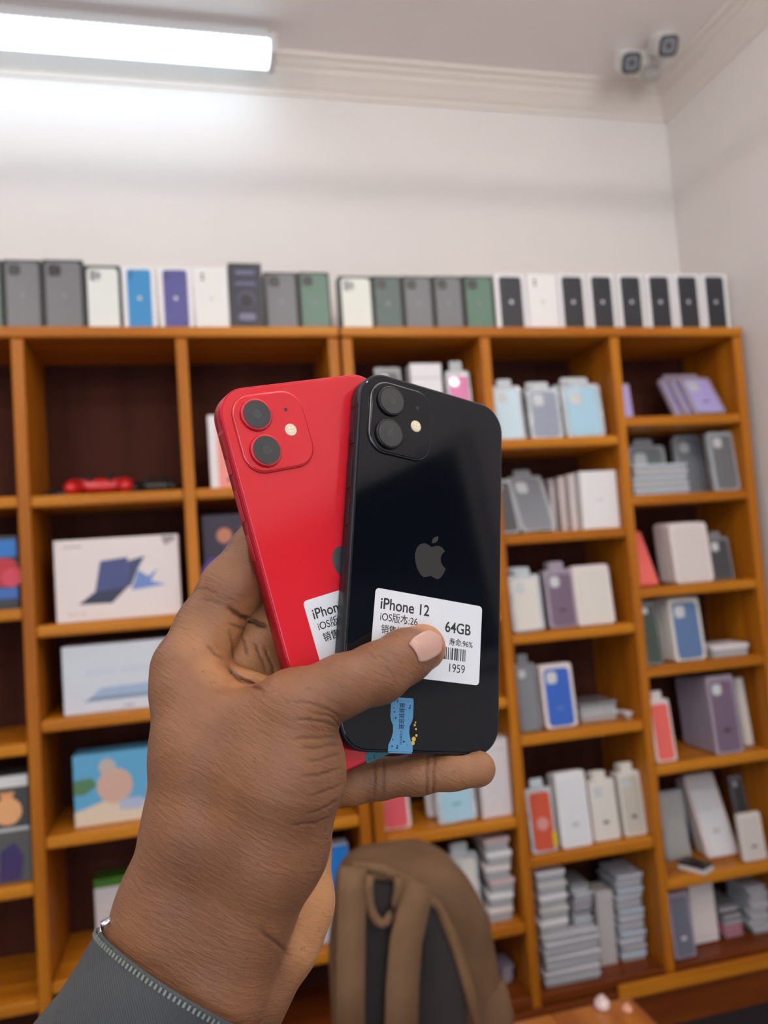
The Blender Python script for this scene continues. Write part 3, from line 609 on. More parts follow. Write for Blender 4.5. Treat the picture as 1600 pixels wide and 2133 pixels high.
def bag_outline(k, top=1.0):
    P = []
    for i in range(41):
        a = PI*i/40
        e = .62 if math.cos(a) > 0 else .40
        x = math.copysign(abs(math.cos(a))**e, math.cos(a)); z = abs(math.sin(a))**.72
        P.append((x*bw/2*k, bh*(.52+.48*z*top)*(1-.015*(1-k))))
    for i in range(1, 9):                   # left side going down
        P.append((-bw/2*k*(1-.0*i), bh*.52*(1-i/8)+.012*(i/8)))
    for i in range(0, 8):
        P.append((bw/2*k, .012+bh*.52*(i/8)))
    return P
bm = bmesh.new(); prof = [(-.085, .60), (-.082, .86), (-.068, .96), (-.03, 1.0), (.03, 1.0), (.075, .95), (.105, .80), (.112, .5)]
rings = []
for (y, k) in prof:
    ring = []
    for (x, z) in bag_outline(1.0):
        zc = bh*.5; dx = math.sin(z*23+x*11)*.003+math.sin(z*51)*.0015
        ring.append(bm.verts.new((x*k+dx, y+math.sin(x*30+z*18)*.003, (zc+(z-zc)*(.5+.5*k)) if z > zc else max(.0, zc+(z-zc)*(.85+.15*k)-.004*0))))
    rings.append(ring)
n = len(rings[0])
for a, b in zip(rings, rings[1:]):
    for i in range(n): bm.faces.new((a[i], a[(i+1) % n], b[(i+1) % n], b[i]))
bm.faces.new(rings[0]); bm.faces.new(rings[-1][::-1])
mn = min(v.co.z for v in bm.verts)
for v in bm.verts: v.co.z -= mn
body = obj('body', bm, CANV, t, True)
# back padding panels (dark mesh) facing the viewer
def pan(P, y0, y1, m, nm, ins=.006): return obj(nm, prism(bmesh.new(), P, [(0, 0), ((y0-y1)*.7, 0), (y0-y1, ins)], yT(y0)), m, t, True)
def UV(u, v, y=-.09):
    Y = YBP+y; X = solveX(u, Y, ZBN+.2)
    for _ in range(3): z = solveZ(v, X, Y); X = solveX(u, Y, z)
    return (X-bxc, z-ZBN-.001)
def arch(pts): return [UV(*p) for p in pts]
pan(arch([(748, 1830), (880, 1852), (870, 2000), (850, 2150), (840, 2260), (738, 2260), (742, 2000)]), -.080, -.094, MESHB, 'back_padding')
pan(arch([(888, 1870), (905, 1866), (935, 1935), (955, 2010), (972, 2100), (985, 2260), (850, 2260), (868, 2060), (880, 1950)]), -.080, -.094, MESHB, 'back_padding')
pan(arch([(730, 1793), (800, 1800), (860, 1828), (920, 1880), (950, 1940), (990, 2060), (1010, 2180), (1000, 2190), (972, 2090), (942, 1985), (905, 1895), (850, 1850), (790, 1820), (735, 1815)]), -.080, -.098, CANV2, 'seam_piping', .002)
def strap(pts, wd, nm='shoulder_strap'):
    bm = bmesh.new(); R = []
    for (u, v, y) in pts:
        x, z = UV(u, v, y)
        R.append((Vector((x, y, z)), wd))
    rings = []
    for i, (p, w_) in enumerate(R):
        d = ((R[min(i+1, len(R)-1)][0])-(R[max(i-1, 0)][0])).normalized(); s = Vector((0, -1, 0)).cross(d).normalized(); nn = d.cross(s)
        rings.append([bm.verts.new(p+s*a+nn*b) for a, b in ((-w_, -.003), (-w_*.9, -.006), (w_*.9, -.006), (w_, -.003), (w_, .003), (-w_, .003))])
    for a, b in zip(rings, rings[1:]):
        for k in range(6): bm.faces.new((a[k], a[(k+1) % 6], b[(k+1) % 6], b[k]))
    bm.faces.new(rings[0]); bm.faces.new(rings[-1][::-1])
    return obj(nm, bm, CANV2, t, True)
strap([(736, 1806, -.100), (734, 1860, -.112), (732, 1940, -.120), (730, 2060, -.123), (730, 2250, -.120)], .021)
strap([(868, 1838, -.102), (862, 1890, -.115), (846, 1960, -.122), (838, 2060, -.125), (834, 2250, -.120)], .025)
lp = [UV(u, v, -.11) for u, v in ((770, 1822), (767, 1850), (769, 1880), (776, 1903), (786, 1918), (795, 1923), (805, 1918), (815, 1903), (824, 1880), (829, 1852), (830, 1826))]
obj('haul_loop', tube(bmesh.new(), [(x, -.112, z) for x, z in lp], .0075, 8), CANV2, t, True)
obj('side_pocket', prism(bmesh.new(), [(p[0], p[1]) for p in arch([(1000, 2080), (1060, 2055), (1078, 2120), (1080, 2300), (990, 2300)])], [(-.03, .0), (.004, 0), (.012, .006)], yT(-.07)), CANV, t, True)

# ------------------------------------------------------------------ the two phones
POSE = {'black': [0.244486, -0.518282, -0.117616, -9.01575, 57.68728, 309.9846], 'red': [0.14391, -0.554284, 0.249393, -62.680316, 44.516836, 284.656821]}
def rotm(a):
    th = np.linalg.norm(a); k = a/th; K = np.array([[0, -k[2], k[1]], [k[2], 0, -k[0]], [-k[1], k[0], 0]])
    return np.eye(3)+math.sin(th)*K+(1-math.cos(th))*K @ K
PW, PH, PT = 71.5e-3, 146.7e-3, 7.4e-3
def phone_frame(q):
    """columns: phone x (right), y (up), z (towards viewer) in camera axes; origin top-left corner of the back"""
    R = rotm(np.array(q[:3])); return R[:, 0], R[:, 1], -R[:, 2], np.array(q[3:6])/1000
def phone_matrix(q):
    ex, ey, ez, o = phone_frame(q)
    wx, wy, wz = (RM.T @ e for e in (ex, ey, ez))
    wo = cam2w(o+ex*PW/2-ey*PH/2)
    return Matrix([[wx[i], wy[i], wz[i], wo[i]] for i in range(3)]+[[0, 0, 0, 1]])
LENSG = mat('lens_glass', (.012, .012, .014), .05, coat=1); LRING = mat('lens_inner_ring', (.05, .05, .055), .35)
FLASH = mat('flash_glass', (.80, .66, .45), .2, coat=1); FLASH2 = mat('flash_core', (.9, .85, .7), .2)
STICK = mat('sticker_paper', (.72, .74, .78), .45)
def build_phone(key, label, glass, frame, ringm, logo, edge_hl):
    t = thing('smartphone', label, 'phone'); t.matrix_world = phone_matrix(POSE[key])
    r = .0115
    body = obj('frame', prism(bmesh.new(), rr(PW, PH, r, 14), [(-PT, .0006), (-PT+.0005, 0), (-.0006, 0), (-.0001, .0005)]), frame, t, True)
    for p in body.data.polygons: p.use_smooth = len(p.vertices) == 4
    for y, s in ((.058, -1), (-.058, -1), (.058, 1), (-.058, 1)):
        obj('antenna_band', BX(min(s*PW/2, s*(PW/2+.00006)), max(s*PW/2, s*(PW/2+.00006)), y-.0006, y+.0006, -PT+.0008, -.0008), ringm, body)
    for y, l in ((.030, .006), (.014, .005), (.045, .003)): obj('side_button', BX(-PW/2-.0004, -PW/2, y-l, y+l, -.0055, -.0025, bev=.0002), frame, body)
    bk = obj('back_glass', prism(bmesh.new(), rr(PW-.0016, PH-.0016, r-.0008, 14), [(-.001, 0), (.00005, 0), (.00018, .0003)]), glass, t, False)
    X = lambda u: u/1000-PW/2
    Yv = lambda v: PH/2-v/1000
    cm = obj('camera_plate', prism(bmesh.new(), rr(.0286, .0296, .0078, 12, X(19.0), Yv(18.6)), [(.0009, 0), (.00125, 0), (.00145, .0004)]), glass, t, True)
    rm = obj('plate_edge_highlight', prism(bmesh.new(), rr(.0292, .0302, .0081, 14, X(19.0), Yv(18.6)), [(.0001, -.0003), (.0006, -.00005), (.0010, 0), (.0012, .0003)]), edge_hl, t, True)  # lighter ring imitates the bright highlight along the plate edge
    for p in cm.data.polygons: p.use_smooth = len(p.vertices) == 4
    for (u, v) in ((13.3, 11.7), (13.3, 25.7)):
        rg = obj('lens_ring', prism(bmesh.new(), circ(.0062, 40, X(u), Yv(v)), [(.0014, -.0002), (.0024, 0), (.0027, .0003), (.0026, .0007)]), ringm, cm)
        for p in rg.data.polygons: p.use_smooth = len(p.vertices) == 4
        lg = obj('lens_glass', prism(bmesh.new(), circ(.00545, 40, X(u), Yv(v)), [(.0020, 0), (.0028, .00005)]), mat('lens_cover_'+key, (.022, .024, .026), .22, coat=.6), cm)
        bm = bmesh.new(); prism(bm, circ(.0018, 24, X(u), Yv(v)), [(.0028, 0), (.00286, 0)])
        obj('lens_core', bm, LRING, cm)
    obj('flash', prism(bmesh.new(), circ(.0025, 28, X(25.8), Yv(19.3)), [(.0013, -.0001), (.0017, .0003)]), FLASH, cm)
    bm = bmesh.new()
    for a in range(4): prism(bm, circ(.0006, 10, X(25.8)+.0009*math.cos(a*PI/2+.7), Yv(19.3)+.0009*math.sin(a*PI/2+.7)), [(.0016, 0), (.00182, .0002)])
    obj('flash_core', bm, FLASH2, cm)
    obj('microphone', prism(bmesh.new(), circ(.0007, 14, X(26), Yv(11.2)), [(.0013, 0), (.00152, 0)]), INK, cm)
    obj('logo', fruit_mark(bmesh.new(), X(35.9), Yv(72.6), .0172, .0001, .00022), logo, t)
    return t, X, Yv
RED = mat('red_glass', (.68, .018, .030), .12, spec=.5)
REDF = mat('red_aluminium', (.50, .012, .03), .33, metal=.55)
BLK = mat('black_glass', (.0022, .0032, .0062), .06, spec=.36)
BLKF = mat('black_aluminium', (.02, .026, .032), .4, metal=.5)
pb, X, Yv = build_phone('black', 'black phone held in front of the red phone, its sticker under the thumb', BLK, BLKF, mat('black_ring', (.02, .022, .024), .3, metal=.5), mat('grey_mirror_logo', (.032, .031, .031), .35, metal=.2), mat('black_edge_highlight', (.16, .165, .17), .22, metal=.9))
prd, X, Yv = build_phone('red', 'red phone held behind the black phone', RED, REDF, mat('red_ring', (.62, .03, .05), .3, metal=.4), mat('red_phone_logo', (.14, .15, .17), .25, metal=.6), mat('red_edge_highlight', (.85, .16, .17), .22, metal=.8))
def sticker(t, u0, v0, ang, lines, wid=50, hgt=31.5):
    g = bpy.data.objects.new('sticker', None)
    cx, cy = u0/1000-PW/2, PH/2-v0/1000
    st = obj('price_sticker', prism(bmesh.new(), rr(wid/1000, hgt/1000, .0016, 5, wid/2000, -hgt/2000), [(.0002, 0), (.00030, 0)]), STICK, t)
    st.location = (cx, cy, 0); st.rotation_euler = (0, 0, ang)
    st['label'] = 'white printed price sticker'
    bpy.data.objects.remove(g)
    for (s, x, y, size, bold) in lines:
        text_mesh('printed_text', s, size/1000, INK, st, (x/1000, -y/1000, .00032), 0, bold/1000000*size, .92)
    return st
st = sticker(pb, 11.7, 87.3, -.03, [('iPhone 12', 2.4, 7.5, 6.0, 15), ('64GB', 32.3, 12.4, 5.9, 15), ('iOS\u7248\u672c:26', 2.7, 11.8, 3.9, 6), ('\u9500\u552e\u5730\u533a:', 3.6, 16.4, 3.7, 8), ('\u5bff\u547d:96%', 34.6, 17.2, 3.2, 8), ('1959', 34.5, 27.6, 4.6, 0)])
random.seed(9)
bm = bmesh.new(); x = 30.0
while x < 43.0:
    w_ = random.choice((.25, .45, .7)); bx(bm, x/1000, (x+w_)/1000, -.0230, -.0183, .0003, .00034); x += w_+random.choice((.25, .4, .6))
obj('barcode', bm, INK, st)
st = sticker(prd, 12.2, 83.2, .015, [('iPhone', 2.2, 7.5, 5.4, 13), ('iOS\u7248\u672c:', 2.9, 11.9, 3.9, 6), ('\u9500\u552e\u5730\u533a:', 3.8, 16.4, 3.7, 8)])
bm = bmesh.new(); x = 8.5
while x < 22.0:
    w_ = random.choice((.25, .45, .7)); bx(bm, x/1000, (x+w_)/1000, -.0225, -.0183, .0003, .00034); x += w_+random.choice((.25, .4, .6))
obj('barcode', bm, INK, st)
# blue tamper seals over the bottom edge
def seal(t, u, w_, v0, skin, ink):
    k = w_/10.0; cx = u/1000-PW/2
    P = [(-4.6, 0), (-4.9, -1.2), (-4.9, -7), (-4.4, -8.6), (-3.6, -10), (-3.5, -12.5), (-4.2, -15), (-5.2, -17), (-5.3, -19.2), (5.3, -19.2), (5.2, -17), (4.2, -15), (3.5, -12.5), (3.6, -10), (4.4, -8.6), (4.9, -7), (4.9, -1.2), (4.6, 0)]
    yb = PH/2-v0/1000
    P = [(cx+a*k/1000, max(yb+b*k/1000, -PH/2+.0004)) for a, b in P]
    s = obj('seal_sticker', prism(bmesh.new(), P, [(.0002, 0), (.00030, 0)]), skin, t); s['label'] = 'small blue seal sticker over the bottom edge'
    obj('seal_fold', BX(cx-.005*k, cx+.005*k, -PH/2-.0001, -PH/2+.0004, -.006, .0003), skin, s)
    bm = bmesh.new(); random.seed(3)
    for i in range(44):
        a = random.uniform(-3.8, 3.8); b = random.uniform(-18.5, -1.0); c_ = random.uniform(.15, .42)
        if (abs(a) > 2.0 and abs(a) < 3.9 and (b > -8)) or (b < -15 and abs(a) < 4) or b > -2: prism(bm, circ(c_/1000*k, 8, cx+a*k/1000, yb+b*k/1000), [(.00030, 0), (.00034, 0)])
    for i in range(5):     # little printed characters down the middle
        y = -2.4-i*1.9
        for (a, b, c_, d) in ((-1.3, 0, 1.3, .3), (-.9, -.7, .9, -.45), (-.2, -1.2, .15, .4), (-1, -1.3, -.7, .2), (.6, -1.3, .9, -.2)):
            bx(bm, cx+a*k/1000, cx+c_*k/1000, yb+(y+min(b, d))*k/1000, yb+(y+max(b, d))*k/1000, .0003, .00034)
    obj('seal_print', bm, ink, s)
    bm = bmesh.new()
    for i in range(9): bx(bm, cx-.5*k/1000, cx+.5*k/1000, yb-(12.2+i*.55)*k/1000, yb-(12.0+i*.55)*k/1000, .0003, .00034)
    obj('seal_small_print', bm, ink, s)
    return s
sl = seal(pb, 25.6, 10, 127.0, mat('blue_seal', (.10, .30, .52), .35), mat('navy_ink', (.008, .03, .09), .4))
g_ = mat('gold_foil', (.62, .45, .08), .35)
bm = bmesh.new(); cx = 31.4/1000-PW/2
for (a, b, r_) in ((0, -9.6, .45), (.6, -11.0, .4), (.9, -13.3, .5), (-.2, -14.6, .9), (-.5, -16, .8), (.3, -8.6, .35)): prism(bm, circ(r_/1000, 8, cx+a/1000, PH/2-(127-b)/1000), [(.0002, 0), (.00032, 0)])
obj('gold_mark', bm, g_, pb)
seal(prd, 25.0, 10, 128.0, mat('teal_seal', (.03, .16, .20), .35), mat('navy_ink', (0, 0, 0)))

# ------------------------------------------------------------------ the hand: one continuous surface grown from tapered strands
def N(u, v, d): return np.array([(u-W/2)/FPX*d, (H/2-v)/FPX*d, float(d)])
GS = 0.5
lo = np.array([-118., -205., 214.]); hi = np.array([62., 6., 352.])
dims = np.ceil((hi-lo)/GS).astype(int)+1
SD = np.full(dims, 30., np.float32)
def capsule_d(P, a, b, ra, rb):
    ab = b-a; L = ab @ ab
    t = ((P[..., 0]-a[0])*ab[0]+(P[..., 1]-a[1])*ab[1]+(P[..., 2]-a[2])*ab[2])/L
    t = np.clip(t, 0, 1)
    dx = P[..., 0]-(a[0]+t*ab[0]); dy = P[..., 1]-(a[1]+t*ab[1]); dz = P[..., 2]-(a[2]+t*ab[2])
    return np.sqrt(dx*dx+dy*dy+dz*dz)-(ra+t*(rb-ra))
def box_of(mn, mx, pad):
    i0 = np.clip(np.floor((mn-pad-lo)/GS).astype(int), 0, dims); i1 = np.clip(np.ceil((mx+pad-lo)/GS).astype(int)+1, 0, dims)
    return i0, i1
def grid(i0, i1):
    ax = [lo[k]+GS*np.arange(i0[k], i1[k], dtype=np.float32) for k in range(3)]
    return np.stack(np.meshgrid(*ax, indexing='ij'), -1)
def smin(a, b, k):
    h = np.maximum(k-np.abs(a-b), 0)/k
    return np.minimum(a, b)-h*h*k*.25
def add(field, a, b, ra, rb, k):
    r = max(ra, rb); i0, i1 = box_of(np.minimum(a, b)-r, np.maximum(a, b)+r, k+8)
    if np.any(i1 <= i0): return
    s = tuple(slice(i0[j], i1[j]) for j in range(3))
    field[s] = smin(field[s], capsule_d(grid(i0, i1), a, b, ra, rb).astype(np.float32), k)
def chain(field, nodes, k=3.):
    P = [N(*n[:3]) for n in nodes]
    for i in range(len(nodes)-1): add(field, P[i], P[i+1], nodes[i][3], nodes[i+1][3], k)
# back of the hand and forearm
chain(SD, [(392,1388,283,12.0),(428,1560,272,18.2),(412,1720,268,17.6),(362,1885,268,18.2),(296,2040,264,18.5),(232,2180,258,19.5),(150,2330,250,21)], 6.)
chain(SD, [(618,1478,263,12.2),(586,1600,266,21.0),(545,1750,269,22.0),(484,1900,270,20.0),(428,2060,266,20.5),(372,2200,260,22),(290,2360,250,24)], 8.)
chain(SD, [(600,1640,301,10.0),(612,1760,298,14.0),(602,1878,291,16.5),(572,1946,285,17.0),(508,2055,276,16.5),(440,2200,266,18),(360,2350,256,20)], 3.5)
chain(SD, [(425,1440,298,12.0),(440,1600,290,16.0),(450,1750,286,17.0),(420,1900,284,17.0),(370,2050,278,17),(300,2200,268,18)], 10.)
chain(SD, [(500,1500,306,11.0),(530,1650,298,15.0),(520,1800,291,17.0),(470,1930,286,16.0)], 10.)
add(SD, N(440,1335,300), N(560,1392,309), 13.0, 13.0, 6.)
add(SD, N(500,1420,304), N(600,1500,308), 13.0, 13.0, 8.)
# web of skin between thumb and index finger
add(SD, N(392,1432,279), N(486,1508,271), 12.0, 9.5, 8.)
add(SD, N(486,1508,271), N(606,1480,263), 9.5, 12.0, 8.)
add(SD, N(470,1394,287), N(556,1426,284), 2.6, 3.4, 3.5)
# thumb
chain(SD, [(618,1478,263,12.4),(712,1428,267,10.3),(788,1402,274.5,10.5),(842,1368,282,9.6),(880,1349,288.5,8.7)], 3.)
# index finger, bent behind the red phone
chain(SD, [(392,1388,283,12.2),(432,1308,289,11.5),(482,1225,293,11.4),(540,1148,299,10.6),(640,1105,310,9.4),(720,1118,317,8.4)], 3.5)
# middle and ring fingers, behind both phones
chain(SD, [(440,1420,300,12.0),(580,1285,308,10.5),(700,1245,318,9.4),(800,1250,325,8.3)], 3.)
chain(SD, [(520,1490,306,11.0),(650,1400,310,10.0),(770,1372,319,9.0),(860,1380,325,8.0)], 3.)
# little finger carrying the lower edges
chain(SD, [(600,1645,301,9.5),(740,1628,298,7.9),(790,1622,298,7.5),(870,1613,298,7.4),(940,1605,299,7.1),(995,1601,300,6.9)], 3.)
CARVE = []
for key in ('red', 'black'):
    ex, ey, ez, o = phone_frame(POSE[key]); CARVE.append((ex, ey, ez, o*1000))
i0, i1 = np.zeros(3, int), dims
for x0 in range(0, dims[0], 40):
    a, b = np.array([x0, 0, 0]), np.array([min(x0+40, dims[0]), dims[1], dims[2]])
    s = tuple(slice(a[j], b[j]) for j in range(3)); P = grid(a, b)
    for ex, ey, ez, o in CARVE:
        c = o+ex*PW*500-ey*PH*500-ez*PT*500
        q0 = [np.abs((P-c) @ e)-hh for e, hh in ((ex, PW*500-8), (ey, PH*500-8), (ez, PT*500))]
        qx, qy = np.maximum(q0[0], 0), np.maximum(q0[1], 0)
        d2 = np.sqrt(qx*qx+qy*qy)+np.minimum(np.maximum(q0[0], q0[1]), 0)-8.0
        bd = np.minimum(np.maximum(d2, q0[2]), 0)+np.sqrt(np.maximum(d2, 0)**2+np.maximum(q0[2], 0)**2)
        SD[s] = np.maximum(SD[s], -(bd-.45))
def surface_nets(F):
    n = F.shape; S = F < 0
    c = [F[dx:n[0]-1+dx, dy:n[1]-1+dy, dz:n[2]-1+dz] for dx in (0, 1) for dy in (0, 1) for dz in (0, 1)]
    cnt = sum((x < 0).astype(np.int8) for x in c); act = (cnt > 0) & (cnt < 8)
    idx = np.argwhere(act); vid = np.full(act.shape, -1, np.int64); vid[act] = np.arange(len(idx))
    vals = np.stack([x[act] for x in c], -1)
    corners = np.array([(dx, dy, dz) for dx in (0, 1) for dy in (0, 1) for dz in (0, 1)], float)
    acc = np.zeros((len(idx), 3)); wn = np.zeros(len(idx))
    for a in range(8):
        for b in range(a+1, 8):
            if np.abs(corners[a]-corners[b]).sum() != 1: continue
            va, vb = vals[:, a], vals[:, b]; m = (va < 0) != (vb < 0)
            t = np.where(m, va/np.where(m, va-vb, 1), 0)
            acc += m[:, None]*(corners[a]+t[:, None]*(corners[b]-corners[a])); wn += m
    V = lo+GS*(idx+acc/wn[:, None])
    Fc = []
    for ax in range(3):
        o1, o2 = [(1, 2), (2, 0), (0, 1)][ax]
        sl0 = [slice(1, n[k]-1) for k in range(3)]; sl1 = [slice(1, n[k]-1) for k in range(3)]
        sl0[ax] = slice(0, n[ax]-1); sl1[ax] = slice(1, n[ax])
        A, B = S[tuple(sl0)], S[tuple(sl1)]; e = np.argwhere(A != B)
        off = np.ones(3, int); off[ax] = 0; e = e+off
        inside = S[tuple(e.T)]
        d1 = np.zeros(3, int); d1[o1] = 1; d2 = np.zeros(3, int); d2[o2] = 1
        q = [vid[tuple((e-x).T)] for x in (d1+d2, d2, np.zeros(3, int), d1)]
        Q = np.stack(q, -1); Q[~inside] = Q[~inside][:, ::-1]; Fc.append(Q[(Q >= 0).all(1)])
    return V, np.concatenate(Fc)
V, Q = surface_nets(SD)
# keep the largest connected surface only
def smooth(V, Q, it, lam=.5):
    E = np.concatenate([Q[:, [0, 1]], Q[:, [1, 2]], Q[:, [2, 3]], Q[:, [3, 0]]]); E = np.concatenate([E, E[:, ::-1]])
    deg = np.bincount(E[:, 0], minlength=len(V))[:, None]
    for _ in range(it):
        s = np.stack([np.bincount(E[:, 0], V[E[:, 1], k], minlength=len(V)) for k in range(3)], -1)/np.maximum(deg, 1)
        V = V+lam*(s-V)
    return V
lab = np.arange(len(V))
for _ in range(4000):
    l2 = lab.copy(); mq = lab[Q].min(1)
    for k in range(4): np.minimum.at(l2, Q[:, k], mq)
    l2 = l2[l2]
    if (l2 == lab).all(): break
    lab = l2
big = np.bincount(lab).argmax(); keep = lab == big; ren = np.cumsum(keep)-1
Q = ren[Q[keep[Q[:, 0]]]]; V = V[keep]
V = smooth(V, Q, 3)
def vnormals(V, Q):
    n = np.cross(V[Q[:, 2]]-V[Q[:, 0]], V[Q[:, 3]]-V[Q[:, 1]]); o = np.zeros_like(V)
    for k in range(4):
        for j in range(3): o[:, j] += np.bincount(Q[:, k], n[:, j], minlength=len(V))
    return o/np.maximum(np.linalg.norm(o, axis=1)[:, None], 1e-9)
NV = vnormals(V, Q)
PXU = W/2+FPX*V[:, 0]/V[:, 2]; PXV = H/2-FPX*V[:, 1]/V[:, 2]
def seg_dist3(V, pts):
    d = np.full(len(V), 1e9)
    for a, b in zip(pts, pts[1:]):
        ab = b-a; t = np.clip(((V-a) @ ab)/(ab @ ab), 0, 1); d = np.minimum(d, np.linalg.norm(V-(a+t[:, None]*ab), axis=1))
    return d
disp = np.zeros(len(V)); front = (NV*(V/np.linalg.norm(V, axis=1)[:, None])).sum(1) < -.05
def crease(pts, wpx, dep, d0=200, d1=400, wob=.6):
    global disp
    d = np.full(len(V), 1e9); tp_ = np.zeros(len(V)); n_ = len(pts)-1
    U_ = PXU+wob*(1.8*np.sin(PXV*.13)+1.1*np.sin(PXV*.37+PXU*.1)); V_ = PXV+wob*(1.8*np.sin(PXU*.12+1)+1.1*np.sin(PXU*.33+PXV*.07))
    for i_, ((ax, ay), (bx_, by_)) in enumerate(zip(pts, pts[1:])):
        L = (bx_-ax)**2+(by_-ay)**2; t = np.clip(((U_-ax)*(bx_-ax)+(V_-ay)*(by_-ay))/L, 0, 1)
        e = np.hypot(U_-ax-t*(bx_-ax), V_-ay-t*(by_-ay)); tp_ = np.where(e < d, (i_+t)/n_, tp_); d = np.minimum(d, e)
    dep = dep*np.clip(np.sin(PI*np.clip(tp_, .02, .98))*1.5, 0, 1)
    m = front & (V[:, 2] > d0) & (V[:, 2] < d1)
    disp = np.maximum(disp, np.where(m, dep*np.exp(-(d/wpx)**2), 0))
for x, w_, dp in ((780, 3, .4), (799, 3, .45), (890, 3, .5), (904, 3, .5)): crease([(x+1, 1560), (x, 1625), (x-1, 1665)], w_, dp, 275, 400, .3)
crease([(468, 1262), (501, 1283), (540, 1300), (560, 1305)], 5, 1.1, 270)
for pts in ([(478, 1307), (484, 1345), (491, 1379)], [(504, 1314), (512, 1345), (520, 1372)], [(527, 1333), (545, 1370), (556, 1405)], [(426, 1340), (450, 1362), (472, 1376)], [(470, 1300), (500, 1306), (520, 1312)], [(548, 1340), (566, 1380), (572, 1410)]): crease(pts, 3.2, .45, 270)
crease([(553, 1442), (507, 1417), (468, 1387)], 4, .8, 255)
for pts in ([(592, 1460), (654, 1466), (695, 1486), (718, 1508)], [(605, 1500), (670, 1502), (712, 1520)], [(605, 1541), (660, 1537), (716, 1538)], [(621, 1561), (670, 1557), (719, 1548)], [(631, 1590), (680, 1580), (716, 1567)], [(624, 1620), (680, 1612), (716, 1597)], [(640, 1480), (690, 1494), (722, 1524)], [(640, 1660), (690, 1645), (716, 1630)], [(630, 1700), (680, 1682), (706, 1664)], [(600, 1720), (650, 1716), (696, 1700)]): crease(pts, 3, .38, 200, 292)
for pts in ([(797, 1385), (812, 1398), (828, 1418)], [(768, 1355), (776, 1367), (787, 1377)], [(800, 1352), (820, 1362), (838, 1372)], [(818, 1360), (828, 1374), (840, 1390)], [(786, 1362), (800, 1374), (815, 1382)]): crease(pts, 3, .35, 200, 292)
crease([(537, 1932), (575, 1966), (607, 1994)], 5, .5)
crease([(400, 1230), (430, 1228), (455, 1238)], 4, .25); crease([(405, 1250), (440, 1252), (470, 1262)], 3.5, .25)
PALMSPOTS = [(500,1350,296,26,.9),(550,1400,300,26,.9),(450,1345,290,18,.7),(540,1445,276,9,.6),(490,1420,284,9,.8),(520,1270,290,10,.35),
 (700,1620,280,16,.55),(690,1700,284,18,.55),(700,1560,270,12,.45),(692,1810,284,19,1.0),(678,1880,282,20,1.0),(652,1935,280,18,.9),(620,1985,279,13,.5),(425,1348,283,15,.45),(458,1402,280,15,.75),(500,1446,275,10,.8),(545,1452,273,9,.7),(480,1330,289,18,.5),
 (800,1625,293,14,.12),(880,1615,293,14,.15),(960,1605,295,16,.2),(1000,1602,298,14,.3),(740,1630,293,12,.08),
 (905,1390,288,8,.8),(925,1325,288,8,.95),(880,1294,288,8,.95),(928,1360,289,8,.95),(900,1308,287,5,.7)]
V = V-NV*disp[:, None]
PALM = np.zeros(len(V))
for (u, v, d, r, s) in PALMSPOTS:
    dist = np.linalg.norm(V-N(u, v, d), axis=1); PALM = np.maximum(PALM, s*np.clip((r-dist)/(r*.45), 0, 1))
Wv = (V/1000) @ RM+EYE
me = bpy.data.meshes.new('hand'); me.from_pydata([tuple(x) for x in Wv], [], [tuple(int(i) for i in q) for q in Q]); me.update()
for p in me.polygons: p.use_smooth = True
at = me.attributes.new('palm', 'FLOAT', 'POINT'); at.data.foreach_set('value', PALM.astype(np.float32))
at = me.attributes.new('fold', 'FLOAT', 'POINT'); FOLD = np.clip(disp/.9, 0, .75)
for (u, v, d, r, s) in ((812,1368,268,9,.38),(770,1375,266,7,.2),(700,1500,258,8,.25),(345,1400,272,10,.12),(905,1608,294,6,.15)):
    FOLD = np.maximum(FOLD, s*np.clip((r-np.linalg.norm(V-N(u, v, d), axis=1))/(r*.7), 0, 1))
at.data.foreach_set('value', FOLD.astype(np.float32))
bm = bmesh.new(); bm.from_mesh(me); bmesh.ops.recalc_face_normals(bm, faces=bm.faces[:]); bm.to_mesh(me); bm.free()

